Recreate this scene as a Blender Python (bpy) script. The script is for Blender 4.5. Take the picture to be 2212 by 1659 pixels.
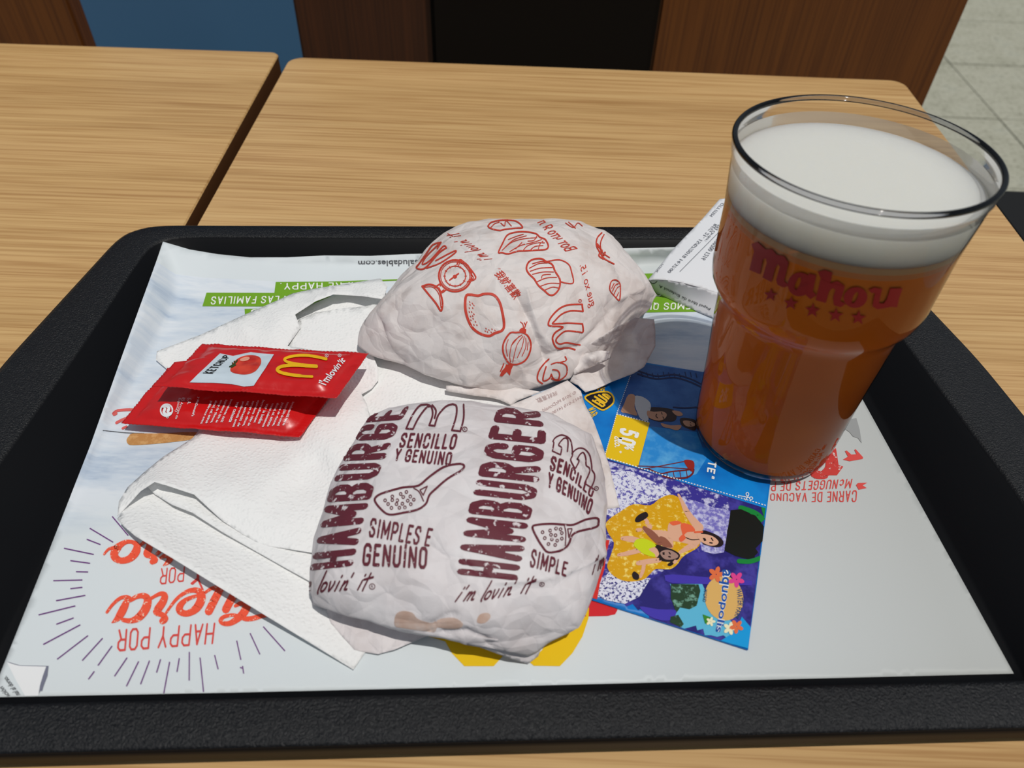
import bpy, bmesh, math, random
import numpy as np
from mathutils import Vector, Matrix, noise
from mathutils.bvhtree import BVHTree
from mathutils.geometry import delaunay_2d_cdt, tessellate_polygon

for o in list(bpy.data.objects):
    bpy.data.objects.remove(o)
scene = bpy.context.scene
random.seed(4)

# ------------------------------------------------------------------ camera, sky, sun, exposure
TOP = 0.73                                   # height of the table top above the ground (m)
CAM_H = 0.315                                # lens above the table top
FPX, PCX, PCY = 1634.0, 1106.0, 829.5        # focal length / centre in a 2212 x 1659 frame
PITCH, ROLL = math.radians(45.9), math.radians(2.2)
_r = Vector((1, 0, 0)); _f = Vector((0, math.cos(PITCH), -math.sin(PITCH))); _u = Vector((0, math.sin(PITCH), math.cos(PITCH)))
CAM_R = math.cos(ROLL) * _r + math.sin(ROLL) * _u
CAM_U = -math.sin(ROLL) * _r + math.cos(ROLL) * _u
CAM_F = _f
CAM = Vector((0, 0, TOP + CAM_H))
cam_data = bpy.data.cameras.new("camera")
cam_data.sensor_fit = 'HORIZONTAL'
cam_data.sensor_width = 36.0
cam_data.lens = 36.0 * FPX / 2212.0
cam_data.clip_start = 0.01
cam_data.dof.use_dof = True
cam_data.dof.focus_distance = 0.42
cam_data.dof.aperture_fstop = 11.0
cam = bpy.data.objects.new("camera", cam_data)
cam.matrix_world = Matrix(((CAM_R.x, CAM_U.x, -CAM_F.x, CAM.x), (CAM_R.y, CAM_U.y, -CAM_F.y, CAM.y), (CAM_R.z, CAM_U.z, -CAM_F.z, CAM.z), (0, 0, 0, 1)))
scene.collection.objects.link(cam)
scene.camera = cam

world = bpy.data.worlds.new("sky"); scene.world = world
world.use_nodes = True
wn = world.node_tree.nodes; wl = world.node_tree.links
sky = wn.new("ShaderNodeTexSky"); sky.sky_type = 'HOSEK_WILKIE'; sky.turbidity = 3.0
SUN_EL, SUN_AZ = math.radians(72.8), math.radians(43.5)     # elevation; azimuth to the right of straight behind the camera
SUN_DIR = Vector((math.sin(SUN_AZ) * math.cos(SUN_EL), -math.cos(SUN_AZ) * math.cos(SUN_EL), math.sin(SUN_EL)))
sky.sun_direction = SUN_DIR
mixs = wn.new("ShaderNodeMixRGB"); mixs.inputs[0].default_value = 0.8
mixs.inputs[2].default_value = (0.58, 0.66, 0.76, 1)
wl.new(sky.outputs[0], mixs.inputs[1])
wl.new(mixs.outputs[0], wn["Background"].inputs[0])
wn["Background"].inputs[1].default_value = 0.37
sun_data = bpy.data.lights.new("sun", 'SUN'); sun_data.energy = 2.22; sun_data.angle = math.radians(0.53)
sun_data.color = (1.0, 0.965, 0.91)
sun = bpy.data.objects.new("sun", sun_data)
sun.rotation_euler = SUN_DIR.to_track_quat('Z', 'Y').to_euler()
sun.location = (0.6, -0.9, 3)
scene.collection.objects.link(sun)
scene.view_settings.view_transform = 'Standard'
scene.view_settings.look = 'None'
scene.view_settings.gamma = 1.0
scene.view_settings.use_curve_mapping = False
scene.view_settings.exposure = 0.0

# ------------------------------------------------------------------ helpers
def ray(u, v):
    return (CAM_R * ((u - PCX) / FPX) - CAM_U * ((v - PCY) / FPX) + CAM_F)
def W(u, v, z=0.0):
    """Point at height z (m, above the table top) seen at photo position (u, v)."""
    d = ray(u, v); t = (TOP + z - CAM.z) / d.z
    return CAM + d * t
def WY(u, v, y):
    d = ray(u, v); return CAM + d * (y / d.y)
def pix(p):
    q = Vector(p) - CAM; d = q.dot(CAM_F)
    return (PCX + FPX * q.dot(CAM_R) / d, PCY - FPX * q.dot(CAM_U) / d)
def cm(*a): return tuple(x / 100 for x in a)
def lin(c):
    return tuple(((x / 255) / 12.92 if x <= 10 else (((x / 255) + 0.055) / 1.055) ** 2.4) for x in c[:3]) + (1,)

CROPS = {'A': (200, 480, .31646), 'B': (740, 440, .32550), 'C': (620, 850, .36168), 'D': (1230, 760, .39797),
         'E': (1380, 160, .37613), 'F': (1380, 700, .42191), 'G': (0, 1060, .36101), 'H': (320, 500, .26221),
         'I': (230, 720, .27125), 'J': (1380, 400, .19285), 'K': (600, 1180, .36166), 'L': (1600, 900, .36170),
         'N': (1480, 700, .23508), 'P': (240, 840, .37383), 'Q': (320, 560, .27125), 'S': (1060, 640, .19286), 'U': (1300, 1060, .16275),
         'V': (1140, 870, .15666), 'X': (220, 1150, .17179), 'Y': (1260, 780, .15669), 'O': (1540, 400, .45669), 'Z': (0, 0, 1)}
def T(k, *pts):
    ox, oy, s = CROPS[k]
    return [(ox + p[0] * s, oy + p[1] * s) + tuple(p[2:]) for p in pts]

COL = scene.collection
def tag(o, label=None, cat=None, group=None, kind=None):
    if label: o["label"] = label
    if cat: o["category"] = cat
    if group: o["group"] = group
    if kind: o["kind"] = kind
    return o
def world_origin(o):
    p = Vector(o.location)
    while o.parent:
        o = o.parent; p += Vector(o.location)
    return p
def mesh(name, verts, faces, mat, parent=None, origin=None, smooth=True, mats=None, fmat=None):
    """One mesh object from world-space vertices."""
    me = bpy.data.meshes.new(name)
    if parent is not None:
        base = world_origin(parent); loc = Vector((0, 0, 0))
    else:
        if origin is None:
            vs = np.array([tuple(v) for v in verts]); origin = (float((vs[:, 0].min() + vs[:, 0].max()) / 2), float((vs[:, 1].min() + vs[:, 1].max()) / 2), float(vs[:, 2].min()))
        base = Vector(origin); loc = base
    me.from_pydata([tuple(Vector(v) - base) for v in verts], [], faces)
    for m in (mats or [mat]): me.materials.append(m)
    if fmat: me.polygons.foreach_set("material_index", fmat)
    if smooth: me.polygons.foreach_set("use_smooth", [True] * len(me.polygons))
    me.update()
    o = bpy.data.objects.new(name, me); o.location = loc
    if parent is not None: o.parent = parent
    COL.objects.link(o)
    return o
def empty(name, loc):
    o = bpy.data.objects.new(name, None); o.location = loc; o.empty_display_size = 0.02
    COL.objects.link(o); return o
def box_data(x0, x1, y0, y1, z0, z1, b=0.0):
    bm = bmesh.new()
    bmesh.ops.create_cube(bm, size=1)
    for v in bm.verts:
        v.co = Vector(((x0 + x1) / 2 + v.co.x * (x1 - x0), (y0 + y1) / 2 + v.co.y * (y1 - y0), (z0 + z1) / 2 + v.co.z * (z1 - z0)))
    if b: bmesh.ops.bevel(bm, geom=bm.edges[:], offset=b, segments=2, affect='EDGES')
    vs = [v.co.copy() for v in bm.verts]; bm.verts.index_update()
    fs = [[v.index for v in f.verts] for f in bm.faces]; bm.free()
    return vs, fs
def box(name, x0, x1, y0, y1, z0, z1, mat, parent=None, b=0.002, rot=0, piv=(0, 0)):
    vs, fs = box_data(x0, x1, y0, y1, z0, z1, b)
    if rot:
        c, s = math.cos(rot), math.sin(rot)
        vs = [Vector((piv[0] + c * (v.x - piv[0]) - s * (v.y - piv[1]), piv[1] + s * (v.x - piv[0]) + c * (v.y - piv[1]), v.z)) for v in vs]
    return mesh(name, vs, fs, mat, parent, smooth=False)
def bvh(o):
    base = world_origin(o)
    return BVHTree.FromPolygons([v.co + base for v in o.data.vertices], [tuple(p.vertices) for p in o.data.polygons])

# ------------------------------------------------------------------ materials
def mat(name, color, rough=0.6, spec=0.3, **kw):
    m = bpy.data.materials.new(name); m.use_nodes = True
    b = m.node_tree.nodes["Principled BSDF"]
    b.inputs["Base Color"].default_value = lin(color)
    b.inputs["Roughness"].default_value = rough
    b.inputs["Specular IOR Level"].default_value = spec
    for k, v in kw.items(): b.inputs[k].default_value = v
    return m
def nodes(m): return m.node_tree.nodes, m.node_tree.links, m.node_tree.nodes["Principled BSDF"]
def coords(m, scale=(1, 1, 1), rot=(0, 0, 0)):
    n, l, b = nodes(m)
    g = n.new("ShaderNodeNewGeometry"); mp = n.new("ShaderNodeMapping")
    mp.inputs["Scale"].default_value = scale; mp.inputs["Rotation"].default_value = rot
    l.new(g.outputs["Position"], mp.inputs[0]); return mp.outputs[0]
def noise_tex(m, vec, scale, detail=4, rough=.5, dist=0):
    n, l, b = nodes(m); t = n.new("ShaderNodeTexNoise")
    t.inputs["Scale"].default_value = scale; t.inputs["Detail"].default_value = detail
    t.inputs["Roughness"].default_value = rough; t.inputs["Distortion"].default_value = dist
    l.new(vec, t.inputs["Vector"]); return t.outputs[0]
def ramp(m, fac, stops):
    n, l, b = nodes(m); r = n.new("ShaderNodeValToRGB"); e = r.color_ramp.elements
    while len(e) < len(stops): e.new(.5)
    for i, (p, c) in enumerate(stops): e[i].position = p; e[i].color = lin(c)
    l.new(fac, r.inputs[0]); return r.outputs[0]
def mixc(m, fac, a, c, mode='MIX'):
    n, l, b = nodes(m); x = n.new("ShaderNodeMixRGB"); x.blend_type = mode
    for i, s in enumerate((fac, a, c)):
        if hasattr(s, "links"): l.new(s, x.inputs[i])
        elif isinstance(s, (int, float)): x.inputs[i].default_value = s
        else: x.inputs[i].default_value = lin(s)
    return x.outputs[0]
def bump(m, h, strength=.3, dist=.001, prev=None):
    n, l, b = nodes(m); x = n.new("ShaderNodeBump")
    x.inputs["Strength"].default_value = strength; x.inputs["Distance"].default_value = dist
    l.new(h, x.inputs["Height"])
    if prev is not None: l.new(prev, x.inputs["Normal"])
    l.new(x.outputs[0], b.inputs["Normal"]); return x.outputs[0]
def base(m, s): nodes(m)[1].new(s, nodes(m)[2].inputs["Base Color"])
# ------------------------------------------------------------------ surface materials
def wood_mat(name, cols, rot=0.0, fine=1.0, axis='x', rough=.42, spec=.35):
    m = mat(name, cols[1], rough, spec)
    sc = (2.2, 95, 95) if axis == 'x' else (60, 60, 1.6)
    v = coords(m, sc, (0, 0, rot))
    v2 = coords(m, (sc[0] * 3, sc[1] * 4.5, sc[2] * 4.5) if axis == 'x' else (300, 300, 4), (0, 0, rot))
    v3 = coords(m, (1.1, 16, 16) if axis == 'x' else (14, 14, .8), (0, 0, rot))
    a = noise_tex(m, v, 1.0, 5, .6, .4); b_ = noise_tex(m, v2, 1.0, 3, .6); c_ = noise_tex(m, v3, 1.0, 3, .5)
    c1 = ramp(m, a, [(.30, cols[0]), (.50, cols[1]), (.68, cols[2])])
    c2 = mixc(m, .5, c1, ramp(m, c_, [(.30, cols[0]), (.5, cols[1]), (.7, cols[3])]))
    c3 = mixc(m, .38 * fine, c2, ramp(m, b_, [(.38, cols[0]), (.55, cols[2])]))
    base(m, c3); bump(m, b_, .12, .0006)
    return m
M_OAK = wood_mat("oak_laminate", [(158, 114, 66), (202, 160, 106), (222, 186, 130), (208, 162, 112)])
M_OAK2 = wood_mat("oak_laminate_second", [(158, 114, 64), (203, 160, 104), (222, 186, 128), (208, 162, 110)], rot=-.02)
M_EDGE = mat("dark_edge_band", (104, 66, 36), .55)
M_CHAIR = wood_mat("brown_chair_wood", [(78, 38, 8), (114, 62, 16), (130, 74, 22), (106, 56, 14)], axis='z', rough=.5)
M_CHAIRD = wood_mat("dark_chair_wood", [(52, 26, 10), (74, 38, 14), (88, 46, 18), (66, 34, 12)], axis='z', rough=.55)
M_GAPSHADE = mat("gap_shade_black", (26, 20, 15), .8, .1)
M_BLUE = mat("blue_panel_paint", (86, 134, 176), .6)
M_METAL = mat("dark_steel", (40, 40, 42), .4, .5)
M_BLACK = mat("black_seat", (22, 22, 22), .6)

def paper(name, col, rough=.75, spec=.25, amp=.25, scale=900):
    m = mat(name, col, rough, spec)
    v = coords(m); h = noise_tex(m, v, scale, 3, .6); bump(m, h, amp, .0003); return m

# ------------------------------------------------------------------ the ground: stone tiles
M_TILE = mat("pale_stone", (168, 168, 150), .8, .2)
v = coords(M_TILE); n1 = noise_tex(M_TILE, v, 9, 6, .7); n2 = noise_tex(M_TILE, v, 70, 4, .7)
base(M_TILE, mixc(M_TILE, .45, ramp(M_TILE, n1, [(.3, (150, 150, 132)), (.55, (178, 177, 160)), (.75, (160, 164, 152))]), ramp(M_TILE, n2, [(.35, (110, 108, 92)), (.5, (178, 177, 160))])))
M_JOINT = mat("tile_joint", (92, 90, 78), .9)
vs, fs = box_data(-4, 4, -2.2, 5.2, -.12, -.006)
ground = mesh("floor", vs, fs, M_JOINT, smooth=False, origin=(0, 0, -.006))
tag(ground, "pale stone tiled terrace ground beyond the tables", "floor", kind="structure")
TX0, TY0, TS = 1.4400, 2.2030, 0.60
tvs, tfs = box_data(-TS / 2 + .0015, TS / 2 - .0015, -.199 + .0015, .199 - .0015, 0, .03, .0015)
tme = bpy.data.meshes.new("tile"); tme.from_pydata([tuple(x) for x in tvs], [], tfs); tme.materials.append(M_TILE)
gl = Vector(ground.location)
for i in range(-6, 4):
    for j in range(-11, 7):
        o = bpy.data.objects.new("tile", tme)
        o.location = Vector((TX0 + (i + .5) * TS, TY0 + (j + .5) * .398, -.030 + .0004 * ((i * 7 + j * 5) % 3))) - gl
        o.parent = ground; COL.objects.link(o)

# ------------------------------------------------------------------ tables
def table(name, x0, x1, y0, y1, ang, m, rad, label, z=0.0):
    cxx, cyy = (x0 + x1) / 2, (y0 + y1) / 2
    root = empty(name, (cxx, cyy, 0)); tag(root, label, "table")
    pts = []
    for (px, py, a0) in ((x1 - rad, y1 - rad, 0), (x0 + rad, y1 - rad, 90), (x0 + rad, y0 + rad, 180), (x1 - rad, y0 + rad, 270)):
        for k in range(9):
            a = math.radians(a0 + k * 11.25); pts.append((px + rad * math.cos(a), py + rad * math.sin(a)))
    piv = (x1, y1) if ang else (0, 0)
    c, s = math.cos(ang), math.sin(ang)
    pts = [(piv[0] + c * (p - piv[0]) - s * (q - piv[1]), piv[1] + s * (p - piv[0]) + c * (q - piv[1])) for p, q in pts]
    n = len(pts); zt = TOP + z
    ccx = sum(p for p, q in pts) / n; ccy = sum(q for p, q in pts) / n
    def ring(k, zz): return [Vector((ccx + (p - ccx) * k, ccy + (q - ccy) * k, zz)) for p, q in pts]
    V = ring(.997, zt) + ring(1, zt - .0012) ; F = [list(range(n))] + [[i, i + n, (i + 1) % n + n, (i + 1) % n] for i in range(n)]
    mesh("tabletop", V, F, m, root, smooth=False)
    V = ring(1.0, zt - .0012) + ring(1.0, zt - .026) + ring(.985, zt - .028)
    F = [[i + k * n, i + k * n + n, (i + 1) % n + k * n + n, (i + 1) % n + k * n] for k in (0, 1) for i in range(n)] + [list(range(3 * n - 1, 2 * n - 1, -1))]
    mesh("edge_band", V, F, M_EDGE, root, smooth=False)
    box("pedestal", ccx - .035, ccx + .035, ccy - .035, ccy + .035, .02, zt - .028, M_METAL, root, .004)
    box("base_plate", ccx - .2, ccx + .2, ccy - .2, ccy + .2, 0.0, .02, M_METAL, root, .004)
    return root
t_right = table("cafe_table", -.2295, .371, .02, .7395, 0.0, M_OAK, .014, "oak laminate cafe table carrying the black tray")
t_left = table("cafe_table", -.84, -.2405, .03, .7445, math.radians(.75), M_OAK2, .008, "oak laminate cafe table on the left, empty, beyond the narrow gap", z=.002)

# ------------------------------------------------------------------ chairs and panel behind the tables
def chair(x0, x1, y, ztop, m, gap_span, label, tilt=0):
    root = empty("wooden_chair", ((x0 + x1) / 2, y, 0)); tag(root, label, "chair")
    b = box("back_panel", x0, x1, y, y + .028, 0.0, TOP + ztop, m, root, .003)
    box("seat", x0 + .01, x1 - .01, y + .028, y + .40, .42, .45, m, root, .004)
    for xx in (x0 + .02, x1 - .05): box("leg", xx, xx + .03, y + .35, y + .39, 0.0, .42, m, root, .003)
    if gap_span: box("gap_shade_slab", gap_span[0], gap_span[1], y - .012, y, .47, TOP + ztop - .02, M_GAPSHADE, root, .005)  # black slab standing in for the shade between the chair backs
    return root
YC = .90
chair(-.98, -.523, YC, .16, M_CHAIR, None, "brown wooden chair at the far left, behind the empty table")
chair(-.265, .1485, YC, .20, M_CHAIRD, (-.108, .1485), "dark wooden chair with a black slab for the shaded gap, behind the table's back edge")
chair(.150, .489, YC, .18, M_CHAIR, None, "reddish brown wooden chair behind the table, above the beer cup")
bw = box("blue_partition", -1.35, .12, 1.42, 1.48, 0.0, TOP + .25, M_BLUE, None, .004)
tag(bw, "plain blue partition panel between the brown chairs in the background", "partition")
# black stool whose seat corner shows right of the cup
st = empty("stool", (1.28, 1.20, 0)); tag(st, "black stool seat peeking in at the right frame edge behind the beer cup", "stool")
p0 = W(2165, 409, -.28)
sx, sy = p0.x, p0.y
st.location = (sx + .2, sy - .2, 0)
box("seat", sx - .03, sx + .37, sy - .40, sy, TOP - .30, TOP - .28, M_BLACK, st, .004)
for dx in (0.0, .32):
    for dy in (-.38, -.05): box("leg", sx + dx, sx + dx + .03, sy + dy, sy + dy + .03, 0, TOP - .30, M_BLACK, st, .003)

# ------------------------------------------------------------------ tray
TR = math.radians(3.5)
TCX, TCY = .0135, .2655
def tray_xy(x, y):
    x, y = x + TCX, y + TCY
    return (math.cos(TR) * x - math.sin(TR) * y, math.sin(TR) * x + math.cos(TR) * y)
def untray(X, Y):
    return (math.cos(TR) * X + math.sin(TR) * Y - TCX, -math.sin(TR) * X + math.cos(TR) * Y - TCY)
def rounded(poly, it=3):
    p = [Vector(q) for q in poly]
    for _ in range(it):
        q = []
        for i in range(len(p)):
            a, b = p[i], p[(i + 1) % len(p)]
            q += [a * .75 + b * .25, a * .25 + b * .75]
        p = q
    return p
def polar(poly, n):
    p = rounded(poly)
    ang = [math.atan2(q.y, q.x) for q in p]; rad = [q.length for q in p]
    idx = sorted(range(len(p)), key=lambda i: ang[i])
    A = np.array([ang[i] for i in idx]); Rr = np.array([rad[i] for i in idx])
    th = np.linspace(-math.pi, math.pi, n, endpoint=False)
    # interpolate in cartesian to keep straight edges straight
    AX = np.concatenate([A - 2 * math.pi, A, A + 2 * math.pi]); X = np.tile(Rr * np.cos(A), 3); Y = np.tile(Rr * np.sin(A), 3)
    return np.stack([np.interp(th, AX, X), np.interp(th, AX, Y)], 1)
def sym(half): return half + [(-x, y) for x, y in reversed(half)]
def insert_mid(poly, d=.012):
    out = []
    for i in range(len(poly)):
        a = Vector(poly[i]); b = Vector(poly[(i + 1) % len(poly)]); L = (b - a).length
        out.append(tuple(a))
        k = int(L / .03)
        for j in range(1, k): out.append(tuple(a.lerp(b, j / k)))
    return out
outer_h = [(.225, .1668), (.2375, .1630), (.2475, .1540), (.272, .035), (.279, -.03), (.272, -.095), (.256, -.152), (.245, -.1665)]
inner_h = [(.207, .1535), (.220, .150), (.2262, .139), (.2345, .05), (.243, -.02), (.248, -.06), (.243, -.12), (.236, -.142), (.226, -.1475), (.210, -.148)]
floor_h = [(.190, .136), (.199, .132), (.203, .124), (.209, .02), (.2150, -.130), (.2158, -.1395), (.2140, -.1435), (.200, -.1440)]
NT = 480
PO, PI_, PF = (polar(insert_mid(sym(h)), NT) for h in (outer_h, inner_h, floor_h))
def lerp(a, b, t): return a * (1 - t) + b * t
loops = []
loops.append((PF * .5, .004)); loops.append((PF * .96, .004)); loops.append((PF, .0042))
for t, z in ((.06, .0052), (.15, .0075), (.45, .0135), (.8, .0195), (.93, .0212), (1.0, .0219)): loops.append((lerp(PF, PI_, t), z))
for t, z in ((.10, .0222), (.5, .0223), (.90, .0221), (.97, .0216), (1.0, .0205)): loops.append((lerp(PI_, PO, t), z))
loops.append((PO, .0125)); loops.append((PO * .993, .0122)); loops.append((lerp(PI_, PO, .5), .0130)); loops.append((lerp(PF, PI_, .75), .0125)); loops.append((lerp(PF, PI_, .15), .0012)); loops.append((PF * .97, .0)); loops.append((PF * .5, .0))
V, F = [], []
for P2, z in loops:
    for x, y in P2:
        X, Y = tray_xy(x, y); V.append(Vector((X, Y, TOP + z)))
for k in range(len(loops) - 1):
    for i in range(NT):
        a, b = k * NT + i, k * NT + (i + 1) % NT
        F.append([a, b, b + NT, a + NT])
F.append(list(range(NT - 1, -1, -1))); F.append([(len(loops) - 1) * NT + i for i in range(NT)])
F = [f[::-1] for f in F]
M_TRAY = mat("black_textured_plastic", (12, 13, 16), .42, .5)
v = coords(M_TRAY); a_ = noise_tex(M_TRAY, v, 1000, 3, .6); b_ = noise_tex(M_TRAY, v, 420, 2, .5)
n_, l_, bs_ = nodes(M_TRAY); sz = n_.new("ShaderNodeSeparateXYZ"); l_.new(v, sz.inputs[0])
def maprange(m, s, a, b, c=0, d=1):
    n, l, _ = nodes(m); x = n.new("ShaderNodeMapRange"); x.inputs[1].default_value = a; x.inputs[2].default_value = b; x.inputs[3].default_value = c; x.inputs[4].default_value = d
    l.new(s, x.inputs[0]); return x.outputs[0]
rimmask = maprange(M_TRAY, sz.outputs[2], TOP + .0213, TOP + .0220)     # pebbled grain on the rim, smooth plastic inside
def times(m, a, b):
    n, l, _ = nodes(m); x = n.new("ShaderNodeMath"); x.operation = 'MULTIPLY'; l.new(a, x.inputs[0]); l.new(b, x.inputs[1]); return x.outputs[0]
bump(M_TRAY, times(M_TRAY, b_, rimmask), .35, .0008, bump(M_TRAY, times(M_TRAY, a_, rimmask), .9, .0009))
l_.new(maprange(M_TRAY, rimmask, 0, 1, .5, .34), bs_.inputs["Roughness"]); l_.new(maprange(M_TRAY, rimmask, 0, 1, .10, .40), bs_.inputs["Specular IOR Level"])
tray = mesh("serving_tray", V, F, M_TRAY, origin=tuple(tray_xy(0, 0)) + (TOP,))
tag(tray, "black textured plastic serving tray with raised rim on the oak table", "tray")

# ------------------------------------------------------------------ flexible sheets (paper, tissue)
def tps(ctrl):
    P = np.array([(c[0] / 1000, c[1] / 1000) for c in ctrl]); z = np.array([c[2] for c in ctrl]); n = len(P)
    def phi(d2): return np.where(d2 > 1e-14, d2 * np.log(d2 + 1e-20), 0)
    K = phi(((P[:, None] - P[None]) ** 2).sum(-1)) + np.eye(n) * 1e-6
    Q = np.hstack([np.ones((n, 1)), P]); A = np.zeros((n + 3, n + 3)); A[:n, :n] = K; A[:n, n:] = Q; A[n:, :n] = Q.T
    w = np.linalg.lstsq(A, np.concatenate([z, np.zeros(3)]), rcond=None)[0]
    def f(u, v):
        d2 = (P[:, 0] - u / 1000) ** 2 + (P[:, 1] - v / 1000) ** 2
        return float(w[:n] @ phi(d2) + w[n] + w[n + 1] * u / 1000 + w[n + 2] * v / 1000)
    return f
def inside(pt, poly):
    x, y = pt; r = False; j = len(poly) - 1
    for i in range(len(poly)):
        xi, yi = poly[i][0], poly[i][1]; xj, yj = poly[j][0], poly[j][1]
        if (yi > y) != (yj > y) and x < (xj - xi) * (y - yi) / (yj - yi) + xi: r = not r
        j = i
    return r
def sheet(name, poly, ctrl, m, step=12, thick=.0002, parent=None, wr=None, zmin=None, zfun=None, noregb=False, over_tray=False):
    """poly / ctrl: (u, v, z in cm) seen positions with their height above the table."""
    f = zfun or tps([p for p in (ctrl if noregb else list(poly) + list(ctrl))])
    B = []
    n = len(poly)
    for i in range(n):
        a, b = poly[i], poly[(i + 1) % n]; L = math.hypot(b[0] - a[0], b[1] - a[1]); k = max(1, int(L / step))
        for j in range(k): B.append((a[0] + (b[0] - a[0]) * j / k, a[1] + (b[1] - a[1]) * j / k))
    pts = [Vector(p) for p in B]
    us = [p[0] for p in B]; vs_ = [p[1] for p in B]
    rr = random.Random(7); y = min(vs_) + step * .5; row = 0
    Ba = np.array(B)
    while y < max(vs_):
        x = min(us) + step * (.5 if row % 2 else .0)
        while x < max(us):
            q = (x + rr.uniform(-.15, .15) * step, y + rr.uniform(-.15, .15) * step)
            if inside(q, B) and ((Ba - np.array(q)) ** 2).sum(1).min() > (step * .5) ** 2: pts.append(Vector(q))
            x += step
        y += step * .87; row += 1
    ne = len(B)
    res = delaunay_2d_cdt(pts, [(i, (i + 1) % ne) for i in range(ne)], [], 1, 1e-5)
    V = []
    for p in res[0]:
        z = f(p.x, p.y) / 100
        if wr: z += wr(p.x, p.y)
        if zmin is not None: z = max(z, zmin(p.x, p.y) if callable(zmin) else zmin / 100)
        if over_tray: z = above_tray(p.x, p.y, z)
        V.append(W(p.x, p.y, z))
    F = [list(t) for t in res[2]]
    fa = []
    for t in F:
        nrm = (V[t[1]] - V[t[0]]).cross(V[t[2]] - V[t[0]])
        fa.append(t if nrm.dot(CAM - V[t[0]]) > 0 else t[::-1])
    o = mesh(name, V, fa, m, parent)
    if thick:
        s = o.modifiers.new("thickness", 'SOLIDIFY'); s.thickness = thick; s.offset = -1
    return o
TRAY_BVH = bvh(tray)
def above_tray(u, v, z, gap=.0006):
    for _ in range(3):
        p = W(u, v, z); h = TRAY_BVH.ray_cast(Vector((p.x, p.y, TOP + .1)), Vector((0, 0, -1)))
        if h[0] is None: break
        z = max(z, h[0].z - TOP + gap)
    return z
def nz(u, v, s, seed=0): return noise.noise(Vector((u / s, v / s, seed * 7.3)))
def ridged(u, v, s, seed=0):
    d = noise.voronoi(Vector((u / s, v / s, seed * 3.1)))[0]; return min(d[1] - d[0], .6)

# ------------------------------------------------------------------ tray liner
M_LINER = mat("coated_liner_paper", (232, 236, 240), .5, .3)
v = coords(M_LINER); g1 = noise_tex(M_LINER, coords(M_LINER, (14, 60, 1), (0, 0, .1)), 1.0, 5, .65); fibre = noise_tex(M_LINER, v, 1500, 2, .5)
n_, l_, b_ = nodes(M_LINER)
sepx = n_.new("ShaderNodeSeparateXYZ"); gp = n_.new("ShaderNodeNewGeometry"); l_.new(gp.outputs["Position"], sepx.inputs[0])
def maprange(m, s, a, b, c=0, d=1):
    n, l, _ = nodes(m); x = n.new("ShaderNodeMapRange"); x.inputs[1].default_value = a; x.inputs[2].default_value = b; x.inputs[3].default_value = c; x.inputs[4].default_value = d
    l.new(s, x.inputs[0]); return x.outputs[0]
grain = ramp(M_LINER, g1, [(.34, (176, 192, 212)), (.46, (206, 217, 229)), (.62, (226, 232, 238))])
sl_ = n_.new("ShaderNodeMath"); sl_.operation = 'MULTIPLY_ADD'; sl_.inputs[1].default_value = -.30; l_.new(sepx.outputs[0], sl_.inputs[0]); l_.new(sepx.outputs[1], sl_.inputs[2])
panel = maprange(M_LINER, sl_.outputs[0], .250, .275)            # printed pale wood panel on the upper half
top_margin = maprange(M_LINER, sepx.outputs[1], .381, .3815, 1, 0)
n2_ = n_.new("ShaderNodeMath"); n2_.operation = 'MULTIPLY'; l_.new(panel, n2_.inputs[0]); l_.new(top_margin, n2_.inputs[1])
plain = mixc(M_LINER, maprange(M_LINER, sepx.outputs[0], .03, .20), (221, 228, 231), (192, 195, 193))  # greyer to the right: soft light falloff painted into the paper colour
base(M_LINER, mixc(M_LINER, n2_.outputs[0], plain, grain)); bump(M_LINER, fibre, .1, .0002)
liner_poly = [(-20, 1506, .48), (500, 1496, .48), (1106, 1482, .48), (1700, 1467, .48), (2190, 1455, .48), (2030, 1165, .48), (1865, 866, .48), (1745, 648, .5), (1690, 549, 1.1), (1678, 527, 1.5),
              (1419, 535, 1.45), (1200, 540, 1.4), (1000, 546, 1.35), (880, 549, 1.35), (800, 553, 1.25), (700, 552, 1.3), (620, 556, 1.25), (540, 556, 1.3), (470, 549, 1.5), (410, 539, 1.8), (352, 522, 2.2), (340, 558, 1.6), (322, 608, .95), (300, 668, .6), (265, 765, .5), (196, 960, .48), (90, 1230, .48)]
lctrl = [(u, vv, .48) for vv in range(680, 1480, 110) for u in range(-40, 2300, 180)] + [(450, 610, .75), (600, 590, .9), (800, 585, .9), (1000, 580, .9), (1300, 572, .9), (1600, 570, .9), (380, 575, 1.3), (450, 640, .52), (700, 625, .52), (1000, 620, .52), (1300, 615, .52), (1600, 615, .52)]
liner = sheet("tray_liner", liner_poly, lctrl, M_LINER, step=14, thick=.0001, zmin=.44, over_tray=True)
tag(liner, "large white printed paper liner covering the tray floor", "placemat")

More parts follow.
